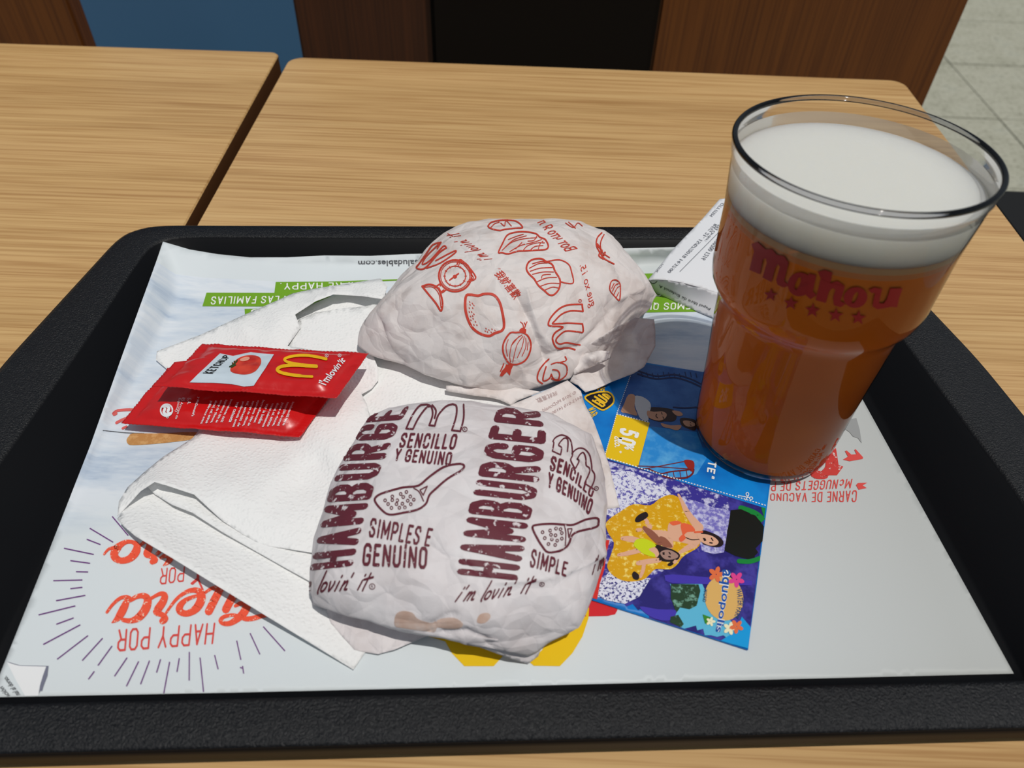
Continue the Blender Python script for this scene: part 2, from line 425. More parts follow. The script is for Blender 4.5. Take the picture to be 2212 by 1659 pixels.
# ------------------------------------------------------------------ napkins
M_NAP = mat("embossed_tissue", (243, 243, 242), .9, .1)
v = coords(M_NAP); n_, l_, _ = nodes(M_NAP); vo = n_.new("ShaderNodeTexVoronoi"); vo.inputs["Scale"].default_value = 520; l_.new(v, vo.inputs["Vector"])
dots = maprange(M_NAP, vo.outputs["Distance"], .1, .55, 1, 0)
bump(M_NAP, dots, .35, .0007, bump(M_NAP, noise_tex(M_NAP, v, 60, 4, .6), .35, .002))
nap1 = sheet("paper_napkin", T('P', (35, 752, 1.3), (75, 795, 1.6), (140, 850, 1.9), (350, 975, 2.0), (560, 1105, 1.9), (800, 1252, 1.6), (1000, 1375, 1.25), (1200, 1498, .95), (1400, 1622, .68), (1470, 1520, .64), (1620, 1400, .6), (1900, 1150, .56), (2200, 900, .56), (2400, 500, .56), (2380, 100, .58), (2200, -100, .58), (1900, -300, .58), (1700, -620, .62), (1330, -560, .6), (1000, -420, .58), (700, -200, .58), (500, 250, .6), (300, 480, .65), (120, 620, .9)),
             T('P', (400, 820, 1.35), (300, 800, 1.5), (700, 950, 1.2), (1000, 1060, .95), (900, 600, .7), (1100, 1250, .95), (1500, 300, .58), (1500, 900, .6), (1300, -200, .58)), M_NAP, step=14, zmin=.54)
tag(nap1, "smooth white paper napkin lying flat under both wrapped burgers", "napkin")
NW = lambda u, v: .0015 * nz(u, v, 75, 1) + .0022 * (ridged(u, v, 150, 2) - .25)
nap2 = sheet("paper_napkin", T('P', (250, 537, 2.0), (330, 560, 2.0), (480, 610, 1.9), (640, 760, 1.5), (760, 840, 1.3), (868, 905, 1.15), (1000, 922, 1.15), (1165, 947, 1.2), (1260, 820, 1.2), (1330, 600, 1.2), (1440, 300, 1.3), (1500, 200, 1.25)) +
             T('Q', (1768, 1250, 1.2), (1740, 1150, 1.3), (1700, 1075, 1.0), (1780, 1030, .8), (1835, 960, .8), (1828, 860, 1.0), (1785, 750, 1.1), (1640, 735, .9), (1330, 725, .95), (1110, 690, .98), (1215, 545, 1.02), (1170, 440, 1.25), (1330, 335, 1.6), (1475, 279, 1.6), (1700, 292, 1.5), (1875, 318, 1.4), (1905, 215, 1.3), (1850, 152, 1.1), (1600, 192, .9), (1330, 232, .85), (1150, 272, .8), (1040, 322, .8), (770, 440, .75), (420, 600, .7), (70, 732, .62), (60, 800, .62), (300, 1000, .62), (500, 1300, .65)) +
             T('P', (520, 252, .8), (400, 330, .85), (300, 392, .95), (190, 482, 1.15), (95, 568, 1.3), (45, 650, 1.25), (36, 735, 1.15), (80, 690, 1.3), (170, 590, 1.75)),
             T('P', (420, 430, 1.35), (600, 430, 1.3), (700, 560, 1.6), (900, 700, 1.5), (800, 380, 1.0), (1000, 450, 1.25), (1100, 560, .95), (1150, 700, 1.1), (1000, 300, .85), (1250, 350, 1.5), (1330, 200, 1.55), (1200, 420, 1.05), (950, 800, 1.5)) +
             T('Q', (700, 620, 1.0), (760, 520, 1.25), (900, 500, 1.0), (1000, 600, 1.15), (1000, 420, 1.1), (1300, 290, 1.2), (1600, 240, 1.1), (1000, 900, .9), (1500, 950, .9), (1560, 1130, 1.4)), M_NAP, step=9, wr=NW, zmin=.66)
tag(nap2, "crumpled embossed white napkin with a rumpled fold under the red sachets", "napkin")
fold = sheet("inner_fold", T('P', (205, 560, 1.2), (250, 608, 1.1), (350, 668, 1.45), (470, 715, 1.5), (640, 825, 1.4), (810, 922, 1.25), (1000, 1030, 1.15), (1150, 1112, 1.05), (1260, 1080, .85), (1300, 800, .85), (1000, 700, .8), (700, 600, .9), (400, 520, 1.1), (250, 520, 1.3)), [], M_NAP, step=12, parent=nap2, zmin=.7)
nap3 = sheet("napkin_ply", T('Q', (1200, 480, .85), (1330, 425, .95), (1560, 390, .95), (1740, 372, .95), (1880, 330, .9), (1850, 600, .8), (1700, 820, .8), (1090, 760, .85)), [], M_NAP, step=14, parent=nap1, zmin=.6)

# ------------------------------------------------------------------ leaflet
M_FLY_BLUE = mat("leaflet_blue_print", (6, 128, 214), .35, .45)
v = coords(M_FLY_BLUE); base(M_FLY_BLUE, ramp(M_FLY_BLUE, noise_tex(M_FLY_BLUE, v, 45, 3), [(.35, (4, 104, 190)), (.6, (10, 136, 220))]))
fq = [(1235, 757, .62), (1692, 832, .62), (1616, 1404, .66), (1225, 1279, .62)]
flyer = sheet("park_leaflet", fq, [(1640, 1200, .6), (1430, 1342, .66), (1450, 1050, .6), (1465, 795, .62)], M_FLY_BLUE, step=18, thick=.0004, zfun=lambda u, v: .60)
tag(flyer, "glossy blue and purple amusement park leaflet partly under the beer cup", "leaflet")

# ------------------------------------------------------------------ receipt
M_REC = paper("thermal_paper", (232, 234, 238), .6, .2, .08)
rec_front = T('J', (100, 1062, 2.05), (200, 1056, 2.2), (330, 1064, 2.3), (500, 1095, 2.25), (700, 1150, 2.1), (865, 1205, 1.95), (1010, 1260, 1.85))
rec_top = sheet("receipt", rec_front + T('J', (1250, 800, 2.5), (1300, 200, 3.1), (1100, 120, 3.2), (965, 148, 3.2), (905, 156, 3.2), (700, 390, 2.95), (400, 700, 2.55)), T('J', (600, 800, 2.6), (900, 900, 2.45)), M_REC, step=6, thick=.0001)
tag(rec_top, "curled white till receipt standing behind the beer cup, left side showing", "receipt")
rec_low = sheet("turned_under_end", rec_front + T('J', (980, 1530, .62), (815, 1482, .6), (640, 1410, .62), (420, 1310, .68), (250, 1230, .75), (185, 1195, .85), (150, 1130, 1.3)), T('J', (400, 1180, 1.5), (650, 1270, 1.3)), M_REC, step=6, thick=.0001, parent=rec_top)

# ------------------------------------------------------------------ wrapped burgers
def facets(m, wk, fb):
    n, l, b = nodes(m); vv = coords(m); d = noise_tex(m, vv, 25, 3, .5)
    ad = n.new("ShaderNodeMixRGB"); ad.blend_type = 'ADD'; ad.inputs[0].default_value = .02
    l.new(vv, ad.inputs[1]); l.new(d, ad.inputs[2])
    prev = bump(m, fb, .1, .0003)
    for sc, st, ds in ((34, .30, .006), (85, .22, .0025)):
        vo = n.new("ShaderNodeTexVoronoi"); vo.feature = 'DISTANCE_TO_EDGE'; vo.inputs["Scale"].default_value = sc
        l.new(ad.outputs[0], vo.inputs["Vector"]); prev = bump(m, maprange(m, vo.outputs["Distance"], 0, .35), st, ds, prev)
    bump(m, wk, .15, .0015, prev)
M_WRAP = mat("burger_wrap_white", (226, 218, 216), .62, .25)
v = coords(M_WRAP); st_ = noise_tex(M_WRAP, v, 38, 4, .6); fb = noise_tex(M_WRAP, v, 700, 3, .6); wk = noise_tex(M_WRAP, v, 120, 3, .5, 1.5)
base(M_WRAP, ramp(M_WRAP, st_, [(.33, (214, 202, 197)), (.48, (229, 221, 218)), (.7, (234, 228, 226))]))
facets(M_WRAP, wk, fb)
M_WRAP2 = mat("burger_wrap_pale", (222, 217, 218), .6, .25)
v = coords(M_WRAP2); st_ = noise_tex(M_WRAP2, v, 30, 4, .6); fb = noise_tex(M_WRAP2, v, 700, 3, .6); wk = noise_tex(M_WRAP2, v, 110, 3, .5, 1.5)
base(M_WRAP2, ramp(M_WRAP2, st_, [(.33, (213, 205, 205)), (.5, (226, 220, 221)), (.7, (231, 227, 228))]))
facets(M_WRAP2, wk, fb)

def pl_dist(p, pl):
    best = 1e9
    for a, b in zip(pl[:-1], pl[1:]):
        ax, ay = a[0], a[1]; dx, dy = b[0] - ax, b[1] - ay; L = dx * dx + dy * dy
        t = max(0, min(1, ((p[0] - ax) * dx + (p[1] - ay) * dy) / L)) if L else 0
        best = min(best, math.hypot(p[0] - ax - t * dx, p[1] - ay - t * dy))
    return best
def burger(name, outline, centre, ztop, m, n=2.6, p=.62, seed=0, creases=(), amp=.0011, tilt=(0, 0), bottom=.0072, under=.14):
    c = W(*centre)
    P3 = [W(u, v, z / 100) for u, v, z in outline]
    ang = np.array([math.atan2(q.y - c.y, q.x - c.x) for q in P3]); o = np.argsort(ang)
    A = ang[o]; X = np.array([P3[i].x for i in o]); Y = np.array([P3[i].y for i in o]); Z = np.array([P3[i].z - TOP for i in o])
    A3 = np.concatenate([A - 2 * math.pi, A, A + 2 * math.pi]); tile = lambda q: np.tile(q, 3)
    NTH, NR = 260, 64
    th = np.linspace(-math.pi, math.pi, NTH, endpoint=False)
    ex, ey, ez = (np.interp(th, A3, tile(q)) for q in (X, Y, Z))
    V, F = [], []
    V.append(Vector((c.x, c.y, TOP + ztop)))
    rings = []
    for k in range(1, NR + 1):
        t = (k / NR); t = 1 - (1 - t) ** 1.5
        rings.append(('u', t))
    for q in (.25, .5, .75, 1.0): rings.append(('d', q))
    for kind, t in rings:
        for i in range(NTH):
            if kind == 'u':
                x = c.x + (ex[i] - c.x) * t; y = c.y + (ey[i] - c.y) * t
                zt = ztop + tilt[0] * (x - c.x) + tilt[1] * (y - c.y)
                z = ez[i] + (zt - ez[i]) * max(0, 1 - t ** n) ** p
            else:
                s = 1 - under * t ** 1.5; x = c.x + (ex[i] - c.x) * s; y = c.y + (ey[i] - c.y) * s; z = ez[i] + (min(bottom, ez[i]) - ez[i]) * t
            V.append(Vector((x, y, TOP + z)))
    for i in range(NTH): F.append([0, 1 + i, 1 + (i + 1) % NTH])
    for k in range(len(rings) - 1):
        for i in range(NTH):
            a, b = 1 + k * NTH + i, 1 + k * NTH + (i + 1) % NTH
            F.append([a, a + NTH, b + NTH, b])
    F.append([1 + (len(rings) - 1) * NTH + i for i in range(NTH)])
    # crumple: facets (cell ridges) plus drawn creases
    ctr = Vector((c.x, c.y, TOP + .015)); out = []
    for i, q in enumerate(V):
        ring_i = (i - 1) // NTH if i else 0
        nr = (q - ctr).normalized()
        k = min(1.0, max(.35, (TOP + ztop - q.z) / .03 + .35))
        d1 = noise.voronoi(q * 38 + Vector((seed, 0, 0)))[0]; d2 = noise.voronoi(q * 95 + Vector((0, seed, 0)))[0]
        d = amp * k * (min(d1[1] - d1[0], .7) - .3) * 2 + amp * .3 * k * (min(d2[1] - d2[0], .7) - .3) + amp * .5 * noise.noise(q * 60)
        if ring_i < NR - 1 and creases:
            px = pix(q)
            for pl, depth, wd in creases:
                ds = pl_dist(px, pl)
                if ds < wd * 3: d += depth * math.exp(-ds / wd)
        if q.z + d * nr.z < TOP + bottom - .001: d = 0
        out.append(q + nr * d)
    return mesh(name, out, F, m, origin=(c.x, c.y, TOP + bottom))

ham_out = T('C', (128, 1090, 1.8), (160, 850, 2.2), (200, 720, 2.5), (260, 540, 2.8), (330, 390, 3.0), (420, 250, 3.2), (490, 150, 3.2), (600, 95, 3.2), (740, 68, 3.2), (900, 50, 3.2), (1100, 50, 3.2), (1250, 80, 3.1), (1420, 100, 3.0), (1590, 130, 2.9), (1720, 200, 2.7), (1830, 260, 2.5), (1880, 400, 2.3), (1905, 520, 2.2), (1915, 650, 2.0), (1912, 800, 1.8), (1915, 880, 1.6), (1900, 1000, 1.9), (1850, 1180, 2.1), (1770, 1330, 2.2), (1740, 1390, 2.1), (1600, 1470, 1.8), (1500, 1540, 1.4), (1440, 1565, 1.3), (1300, 1540, 1.9), (1150, 1515, 2.2), (1050, 1495, 2.4), (930, 1455, 2.5), (760, 1425, 2.5), (600, 1390, 2.5), (430, 1345, 2.4), (330, 1320, 2.3), (235, 1285, 2.1), (150, 1250, 1.9), (130, 1180, 1.9))
ham_cr = [(T('C', (850, 910), (930, 970), (1040, 990), (1120, 1060), (1230, 1120)), -.0012, 5), (T('C', (1230, 1120), (1450, 1110), (1650, 1075), (1880, 960)), .0022, 6), (T('C', (560, 1560), (860, 1430), (880, 1380), (950, 1340), (1000, 1320)), -.0015, 6),
          (T('C', (1340, 95), (1500, 190), (1600, 290), (1740, 420), (1840, 620)), .0016, 5), (T('C', (1640, 560), (1780, 640), (1880, 660)), .0014, 6), (T('C', (1620, 1070), (1640, 960), (1740, 880), (1830, 860)), -.0014, 6), (T('C', (1250, 1580), (1200, 1480), (1070, 1430), (930, 1440)), -.002, 7), (T('C', (160, 1000), (250, 1010), (300, 1060)), -.0012, 6), (T('C', (1500, 1100), (1620, 1250), (1740, 1400)), .0012, 8)]
ham = burger("wrapped_burger", ham_out, (975, 1150, .02), .050, M_WRAP2, seed=3, creases=ham_cr, amp=.0010, under=.24)
tag(ham, "wrapped burger in white paper printed with maroon lettering, nearest the camera", "burger")
ham_flap = sheet("wrapper_flap", T('C', (140, 1180, 1.3), (150, 1260, 1.0), (235, 1290, .95), (262, 1372, .85), (330, 1450, .78), (400, 1530, .72), (470, 1545, .72), (545, 1556, .74), (640, 1530, .75), (760, 1480, .85), (900, 1420, 1.0), (1000, 1300, 1.0), (600, 1200, 1.0), (300, 1150, 1.0)), T('C', (500, 1400, .9)), M_WRAP2, step=8, parent=ham, wr=lambda u, v: .0012 * (ridged(u, v, 40, 5) - .25), zmin=.68)
ham_tip = sheet("wrapper_tip", T('C', (920, 1440, 2.5), (1060, 1500, 2.3), (1150, 1515, 2.0), (1230, 1545, 1.6), (1350, 1590, 1.0), (1440, 1615, .62), (1500, 1570, .9), (1515, 1530, 1.3), (1480, 1480, 1.8), (1250, 1470, 2.5), (1060, 1440, 2.7)), [], M_WRAP2, step=6, parent=ham, wr=lambda u, v: .0012 * (ridged(u, v, 28, 9) - .25), zmin=.56)
ham_top = sheet("wrapper_corner", T('C', (1330, 92, 3.75), (1400, 98, 3.7), (1560, 125, 3.4), (1590, 150, 3.4), (1585, 195, 3.6), (1500, 170, 3.9), (1420, 140, 4.0)), [], M_WRAP2, step=6, parent=ham)

chz_out = T('B', (95, 900, 1.5), (120, 840, 1.6), (230, 700, 2), (320, 590, 2.4), (400, 480, 3), (490, 400, 3.3), (590, 270, 3.9), (650, 215, 4), (740, 165, 4.2), (830, 128, 4.4), (960, 108, 4.6), (1100, 107, 4.6), (1350, 106, 4.6), (1500, 118, 4.4), (1600, 133, 4.2), (1700, 178, 3.9), (1800, 228, 3.5), (1860, 300, 3.3), (1930, 380, 3), (2010, 500, 2.4), (2060, 580, 2.2), (2082, 615, 2), (2050, 690, 1.9), (1960, 780, 1.8), (1800, 930, 1.6), (1650, 1060, 1.4), (1500, 1165, 1.2), (1400, 1195, 1.1), (1200, 1240, 1), (1000, 1246, 1), (850, 1226, 1.2), (700, 1190, 1.4), (520, 1130, 1.5), (380, 1065, 1.5), (270, 1030, 1.5), (190, 1000, 1.5), (105, 940, 1.5))
chz_cr = [(T('B', (1150, 590), (1200, 680), (1260, 800), (1300, 900), (1340, 980), (1360, 1050)), -.003, 7), (T('B', (1220, 580), (1260, 720), (1310, 860), (1370, 940)), .0022, 6), (T('B', (230, 780), (270, 880), (310, 970), (380, 1050)), -.0022, 7), (T('B', (1370, 1010), (1560, 950), (1700, 830), (1810, 690)), -.002, 7), (T('B', (1720, 200), (1700, 330), (1800, 480), (1830, 640)), .002, 6),
          (T('B', (830, 1120), (820, 1180), (880, 1240)), .0012, 6), (T('B', (1180, 1080), (1220, 1150), (1230, 1200)), .0012, 7), (T('B', (1830, 640), (1990, 560), (2080, 610)), .0018, 6), (T('B', (330, 900), (600, 1080), (830, 1180)), .0008, 10), (T('B', (700, 850), (720, 1000), (790, 1110)), .0008, 7)]
chz = burger("wrapped_burger", chz_out, (1090, 700, .02), .061, M_WRAP, under=.22, seed=11, creases=chz_cr, amp=.0015, p=.66, n=2.3)
tag(chz, "wrapped burger in white paper printed with red drawings, farther from the camera", "burger")
chz_flap = sheet("wrapper_flap", T('S', (930, 880, 1.5), (900, 740, 1.9), (1010, 600, 2.5), (1240, 450, 3.0), (1420, 330, 3.3), (1620, 240, 3.3), (1830, 258, 3.2), (1845, 380, 2.6), (1845, 560, 1.9), (1720, 790, 1.3), (1600, 865, 1.1), (1350, 960, 1.0), (1180, 1040, .95), (1060, 1075, .9), (980, 1000, 1.0), (880, 955, 1.1)), T('S', (1500, 520, 1.7), (1400, 700, 1.0), (1150, 830, .85), (1480, 700, 1.3), (1620, 500, 2.2), (1640, 680, 1.6), (1250, 600, 1.6), (1040, 800, 1.3)), M_WRAP, step=5, parent=chz, zmin=.62, wr=lambda u, v: .0012 * (ridged(u, v, 34, 4) - .25))
chz_in = sheet("inner_fold", T('S', (905, 745, 1.9), (1000, 640, 2.2), (1130, 625, 2.3), (1240, 605, 2.3), (1335, 620, 2.1), (1345, 690, 1.7), (1290, 725, 1.7), (1130, 790, 1.6), (930, 885, 1.5)), T('S', (1130, 690, 2.5)), M_WRAP, step=5, parent=chz, wr=lambda u, v: .0016 * (ridged(u, v, 22, 14) - .25))
chz_tail = sheet("wrapper_tail", T('S', (230, 1215, .9), (560, 1080, 1.1), (860, 940, 1.2), (1010, 1060, .75), (1050, 1200, .72), (1150, 1390, .72), (1235, 1620, .7), (1330, 1900, .7), (1445, 2365, .68), (1300, 2380, .68), (900, 2200, .7), (600, 1700, .8), (300, 1500, .8), (100, 1330, .8)), T('S', (700, 1250, .8)), M_WRAP, step=10, parent=chz, zmin=.66, wr=lambda u, v: .0008 * (ridged(u, v, 60, 6) - .25))
chz_low = sheet("lower_fold", T('S', (-500, 1060, 1.0), (-200, 1110, 1.0), (0, 1135, .95), (100, 1160, .9), (230, 1222, .75), (300, 1170, .85), (560, 1070, 1.0), (300, 1020, 1.2), (0, 1000, 1.2), (-500, 1000, 1.1)), [], M_WRAP, step=8, parent=chz, zmin=.66)

# ------------------------------------------------------------------ ketchup sachets
M_RED = mat("red_foil", (206, 24, 26), .32, .5)
v = coords(M_RED); bump(M_RED, noise_tex(M_RED, coords(M_RED, (1, 1, 1)), 160, 2, .5, .8), .18, .001)
def sachet(name, c00, c10, c11, c01, thick, label, notch=None, seed=0, dent=()):
    """corners: back-left, back-right, front-right, front-left as (u, v, z cm)."""
    Q = [W(u, v, z / 100) for u, v, z in (c00, c10, c11, c01)]
    NX, NY = 90, 44; top, bot = [], []
    for j in range(NY + 1):
        t = j / NY
        for i in range(NX + 1):
            s = i / NX
            ss = s
            if notch and t > notch[0]: ss = s - notch[1] * (1 - s) ** 4
            p = Q[0] * (1 - ss) * (1 - t) + Q[1] * ss * (1 - t) + Q[2] * ss * t + Q[3] * (1 - ss) * t
            e = .0011 * noise.noise(Vector((s * 5, t * 3, seed))) + .0005 * noise.noise(Vector((s * 16, t * 9, seed + 4)))
            a = min(1, max(0, min(s - .055, .945 - s) / .10)); b = min(1, max(0, min(t - .07, .93 - t) / .16))
            h = thick * (math.sin(a * math.pi / 2) * math.sin(b * math.pi / 2)) ** .9
            h *= 1 + .30 * noise.noise(Vector((s * 4.2, t * 2.6, seed + 9)))
            crimp = .00025 * math.sin(s * 260) if (t < .07 or t > .93) else (.00030 * math.sin(t * 150) if (s < .05 or s > .95) else 0)
            z0 = e
            top.append(p + Vector((0, 0, z0 + h * .62 + .0002 + crimp))); bot.append(p + Vector((0, 0, z0 - h * .38 - .0002 + crimp)))
    n = (NX + 1) * (NY + 1); V = top + bot; F = []
    for j in range(NY):
        for i in range(NX):
            a = j * (NX + 1) + i; b = a + NX + 1
            F.append([a, b, b + 1, a + 1]); F.append([a + n, a + 1 + n, b + 1 + n, b + n])
    ring = [i for i in range(NX + 1)] + [j * (NX + 1) + NX for j in range(1, NY + 1)] + [NY * (NX + 1) + i for i in range(NX - 1, -1, -1)] + [j * (NX + 1) for j in range(NY - 1, 0, -1)]
    for k in range(len(ring)):
        a, b = ring[k], ring[(k + 1) % len(ring)]; F.append([a, b, b + n, a + n])
    o = mesh(name, V, F, M_RED); tag(o, label, "sachet", "ketchup sachets on the napkin"); return o
sach_low = sachet("ketchup_sachet", (362, 795, 1.35), (738, 822, 1.45), (648, 944, 1.45), (262, 914, 1.25), .0055, "red ketchup sachet lying underneath, back side with small white ingredient text", seed=2)
sach_top = sachet("ketchup_sachet", (437, 743, 2.3), (796, 764, 2.5), (727, 860, 3.4), (349, 836, 3.1), .0065, "red ketchup sachet on top, front side with tomato picture and yellow arches", notch=(.45, .055), seed=5)
# ------------------------------------------------------------------ beer cup
CB = Vector((.1358, .2699, TOP + .0074)); CAX = Vector((0, .052, 1)).normalized()
e1 = Vector((0, 1, 0)).cross(CAX).normalized(); e2 = CAX.cross(e1)
def rev(name, prof, m, parent=None, N=128, closed=False):
    V, F = [], []
    for r, h in prof:
        for i in range(N):
            a = 2 * math.pi * i / N
            V.append(CB + CAX * (h / 100) + (e1 * math.cos(a) + e2 * math.sin(a)) * (r / 100))
    K = len(prof)
    for k in range(K - 1):
        for i in range(N):
            a, b = k * N + i, k * N + (i + 1) % N; F.append([a, b, b + N, a + N])
    if closed:
        for i in range(N):
            a, b = (K - 1) * N + i, (K - 1) * N + (i + 1) % N; F.append([a, b, (i + 1) % N, i])
    if not closed and prof[0][0] < .02: pass
    return mesh(name, V, F, m, parent, origin=tuple(CB) if parent is None else None)
def thin_clear(name, tint=(1, 1, 1), ior=1.45, extra=0.0, extracol=(230, 228, 222)):
    m = bpy.data.materials.new(name); m.use_nodes = True; n, l = m.node_tree.nodes, m.node_tree.links
    n.remove(n["Principled BSDF"]); out = n["Material Output"]
    tr = n.new("ShaderNodeBsdfTransparent"); tr.inputs[0].default_value = tint + (1,)
    gl = n.new("ShaderNodeBsdfGlossy"); gl.inputs["Roughness"].default_value = .03
    fr = n.new("ShaderNodeFresnel"); fr.inputs[0].default_value = ior
    mx = n.new("ShaderNodeMixShader"); l.new(fr.outputs[0], mx.inputs[0]); l.new(tr.outputs[0], mx.inputs[1]); l.new(gl.outputs[0], mx.inputs[2])
    res = mx.outputs[0]
    if extra:
        df = n.new("ShaderNodeBsdfDiffuse"); df.inputs[0].default_value = lin(extracol)
        m2 = n.new("ShaderNodeMixShader"); m2.inputs[0].default_value = extra
        l.new(res, m2.inputs[1]); l.new(df.outputs[0], m2.inputs[2]); res = m2.outputs[0]
    l.new(res, out.inputs[0]); return m
M_CLEAR = thin_clear("clear_plastic", (.985, .985, .985), 1.28)
M_RIM = thin_clear("clear_rim_plastic", (.80, .80, .82), 1.5)
M_FILM = thin_clear("foam_film", (.97, .97, .96), 1.3, .55, (196, 191, 182))
M_BEER = mat("amber_beer", (210, 108, 32), .4, .05)
v = coords(M_BEER); base(M_BEER, ramp(M_BEER, noise_tex(M_BEER, v, 14, 3, .5), [(.3, (204, 102, 28)), (.65, (222, 122, 36))]))
M_FOAM = mat("beer_foam", (226, 223, 211), .8, .15, **{"Subsurface Weight": .8, "Subsurface Scale": .05, "Subsurface Radius": (1.0, .9, .75)})
v = coords(M_FOAM); bump(M_FOAM, noise_tex(M_FOAM, v, 900, 3, .6), .3, .0004, bump(M_FOAM, noise_tex(M_FOAM, v, 90, 3, .5), .25, .001))
PROF = [(3.35, .0), (3.55, .10), (3.60, .4), (3.68, 1.5), (3.83, 4.5), (4.02, 6.8), (4.12, 8.6), (4.20, 9.0), (4.45, 9.35), (4.66, 9.75), (4.73, 10.3), (4.76, 11.5), (4.80, 13.0), (4.98, 15.0), (5.02, 15.5)]
cup = rev("beer_cup", [(0.01, .25), (3.2, .25), (3.3, .05)] + PROF + [(5.10, 15.62), (5.12, 16.0)], M_CLEAR)
tag(cup, "clear plastic cup of amber beer with white foam and red lettering", "cup")
rimp = [(5.06 + .12 * math.cos(a), 16.15 + .13 * math.sin(a)) for a in [2 * math.pi * k / 14 for k in range(14)]]
rim = rev("rolled_rim", rimp, M_RIM, cup, closed=True)
inn = lambda d: [(r - d, h) for r, h in PROF if h > .3]
def inner_r(h, d=.05):
    hs = [p[1] for p in PROF]; rs = [p[0] for p in PROF]; return float(np.interp(h, hs, rs)) - d
FB, FT = 13.75, 15.05
hs = list(np.linspace(.45, FB, 40))
beer = rev("beer", [(.01, .40), (inner_r(.45) - .05, .40)] + [(inner_r(h), h) for h in hs] + [(.01, FB)], M_BEER, cup)
mx_h = list(np.linspace(FB - .55, FB + .008, 8))
mixl = rev("foam_haze", [(inner_r(h, .042), h) for h in mx_h], thin_clear("foam_haze", (.99, .95, .85), 1.05, .30, (216, 186, 140)), cup)
mixl2 = rev("foam_haze", [(inner_r(h, .036), h) for h in np.linspace(FB - .28, FB + .009, 6)], thin_clear("foam_haze_dense", (.99, .96, .88), 1.05, .42, (222, 200, 160)), cup)
hs = list(np.linspace(FB + .01, FT, 14))
foam = rev("foam", [(.01, FB + .01)] + [(inner_r(h), h) for h in hs] + [(inner_r(FT) - .15, FT + .05), (inner_r(FT) - .6, FT + .10), (3.0, FT + .18), (1.5, FT + .2), (.01, FT + .2)], M_FOAM, cup)
film = rev("foam_film", [(inner_r(h, .03), h) for h in np.linspace(FT, 15.55, 8)], M_FILM, cup)
# ------------------------------------------------------------------ flat print: shapes laid onto a surface
def tri_split(tris, L):
    out = []
    stack = list(tris)
    while stack:
        a, b, c = stack.pop()
        la = (b[0] - c[0]) ** 2 + (b[1] - c[1]) ** 2; lb = (a[0] - c[0]) ** 2 + (a[1] - c[1]) ** 2; lc = (a[0] - b[0]) ** 2 + (a[1] - b[1]) ** 2
        m = max(la, lb, lc)
        if m <= L * L: out.append((a, b, c)); continue
        if m == la: d = ((b[0] + c[0]) / 2, (b[1] + c[1]) / 2); stack += [(a, b, d), (a, d, c)]
        elif m == lb: d = ((a[0] + c[0]) / 2, (a[1] + c[1]) / 2); stack += [(a, b, d), (d, b, c)]
        else: d = ((a[0] + b[0]) / 2, (a[1] + b[1]) / 2); stack += [(a, d, c), (d, b, c)]
    return out
def fill(poly):
    p = [(q[0], q[1]) for q in poly]
    t = tessellate_polygon([[Vector((x, y, 0)) for x, y in p]])
    return [(p[i], p[j], p[k]) for i, j, k in t]
def stroke(pts, w, closed=False, cap=True):
    """ribbon of width w (same units as pts) along a polyline; w may be a list of widths per point"""
    p = [(q[0], q[1]) for q in pts]
    if closed: p = p + [p[0]]
    ws = w if isinstance(w, (list, tuple)) else [w] * len(p)
    if len(ws) < len(p): ws = list(ws) + [ws[-1]] * (len(p) - len(ws))
    tr = []
    for i in range(len(p) - 1):
        (x0, y0), (x1, y1) = p[i], p[i + 1]; dx, dy = x1 - x0, y1 - y0; L = math.hypot(dx, dy)
        if L < 1e-9: continue
        nx, ny = -dy / L / 2, dx / L / 2
        a = (x0 + nx * ws[i], y0 + ny * ws[i]); b = (x0 - nx * ws[i], y0 - ny * ws[i]); c = (x1 - nx * ws[i + 1], y1 - ny * ws[i + 1]); d = (x1 + nx * ws[i + 1], y1 + ny * ws[i + 1])
        tr += [(a, b, c), (a, c, d)]
    if cap:
        for i, (x, y) in enumerate(p):
            r = ws[i] / 2
            ring = [(x + r * math.cos(k * math.pi / 4), y + r * math.sin(k * math.pi / 4)) for k in range(8)]
            tr += [(ring[0], ring[k], ring[k + 1]) for k in range(1, 7)]
    return tr
def smooth(pts, k=6, closed=False):
    p = [(q[0], q[1]) for q in pts]; n = len(p); out = []
    rng = range(n if closed else n - 1)
    for i in rng:
        a = p[(i - 1) % n] if (closed or i > 0) else p[0]; b = p[i]; c = p[(i + 1) % n]; d = p[(i + 2) % n] if (closed or i + 2 < n) else p[-1]
        for j in range(k):
            t = j / k
            out.append(tuple(.5 * (2 * b[e] + (c[e] - a[e]) * t + (2 * a[e] - 5 * b[e] + 4 * c[e] - d[e]) * t * t + (3 * b[e] - a[e] - 3 * c[e] + d[e]) * t ** 3) for e in (0, 1)))
    if not closed: out.append(p[-1])
    return out
def ell(cx, cy, rx, ry, rot=0, a0=0, a1=360, n=24):
    r = math.radians(rot); o = []
    for k in range(n + (0 if a1 - a0 == 360 else 1)):
        a = math.radians(a0 + (a1 - a0) * k / n); x, y = rx * math.cos(a), ry * math.sin(a)
        o.append((cx + x * math.cos(r) - y * math.sin(r), cy + x * math.sin(r) + y * math.cos(r)))
    return o
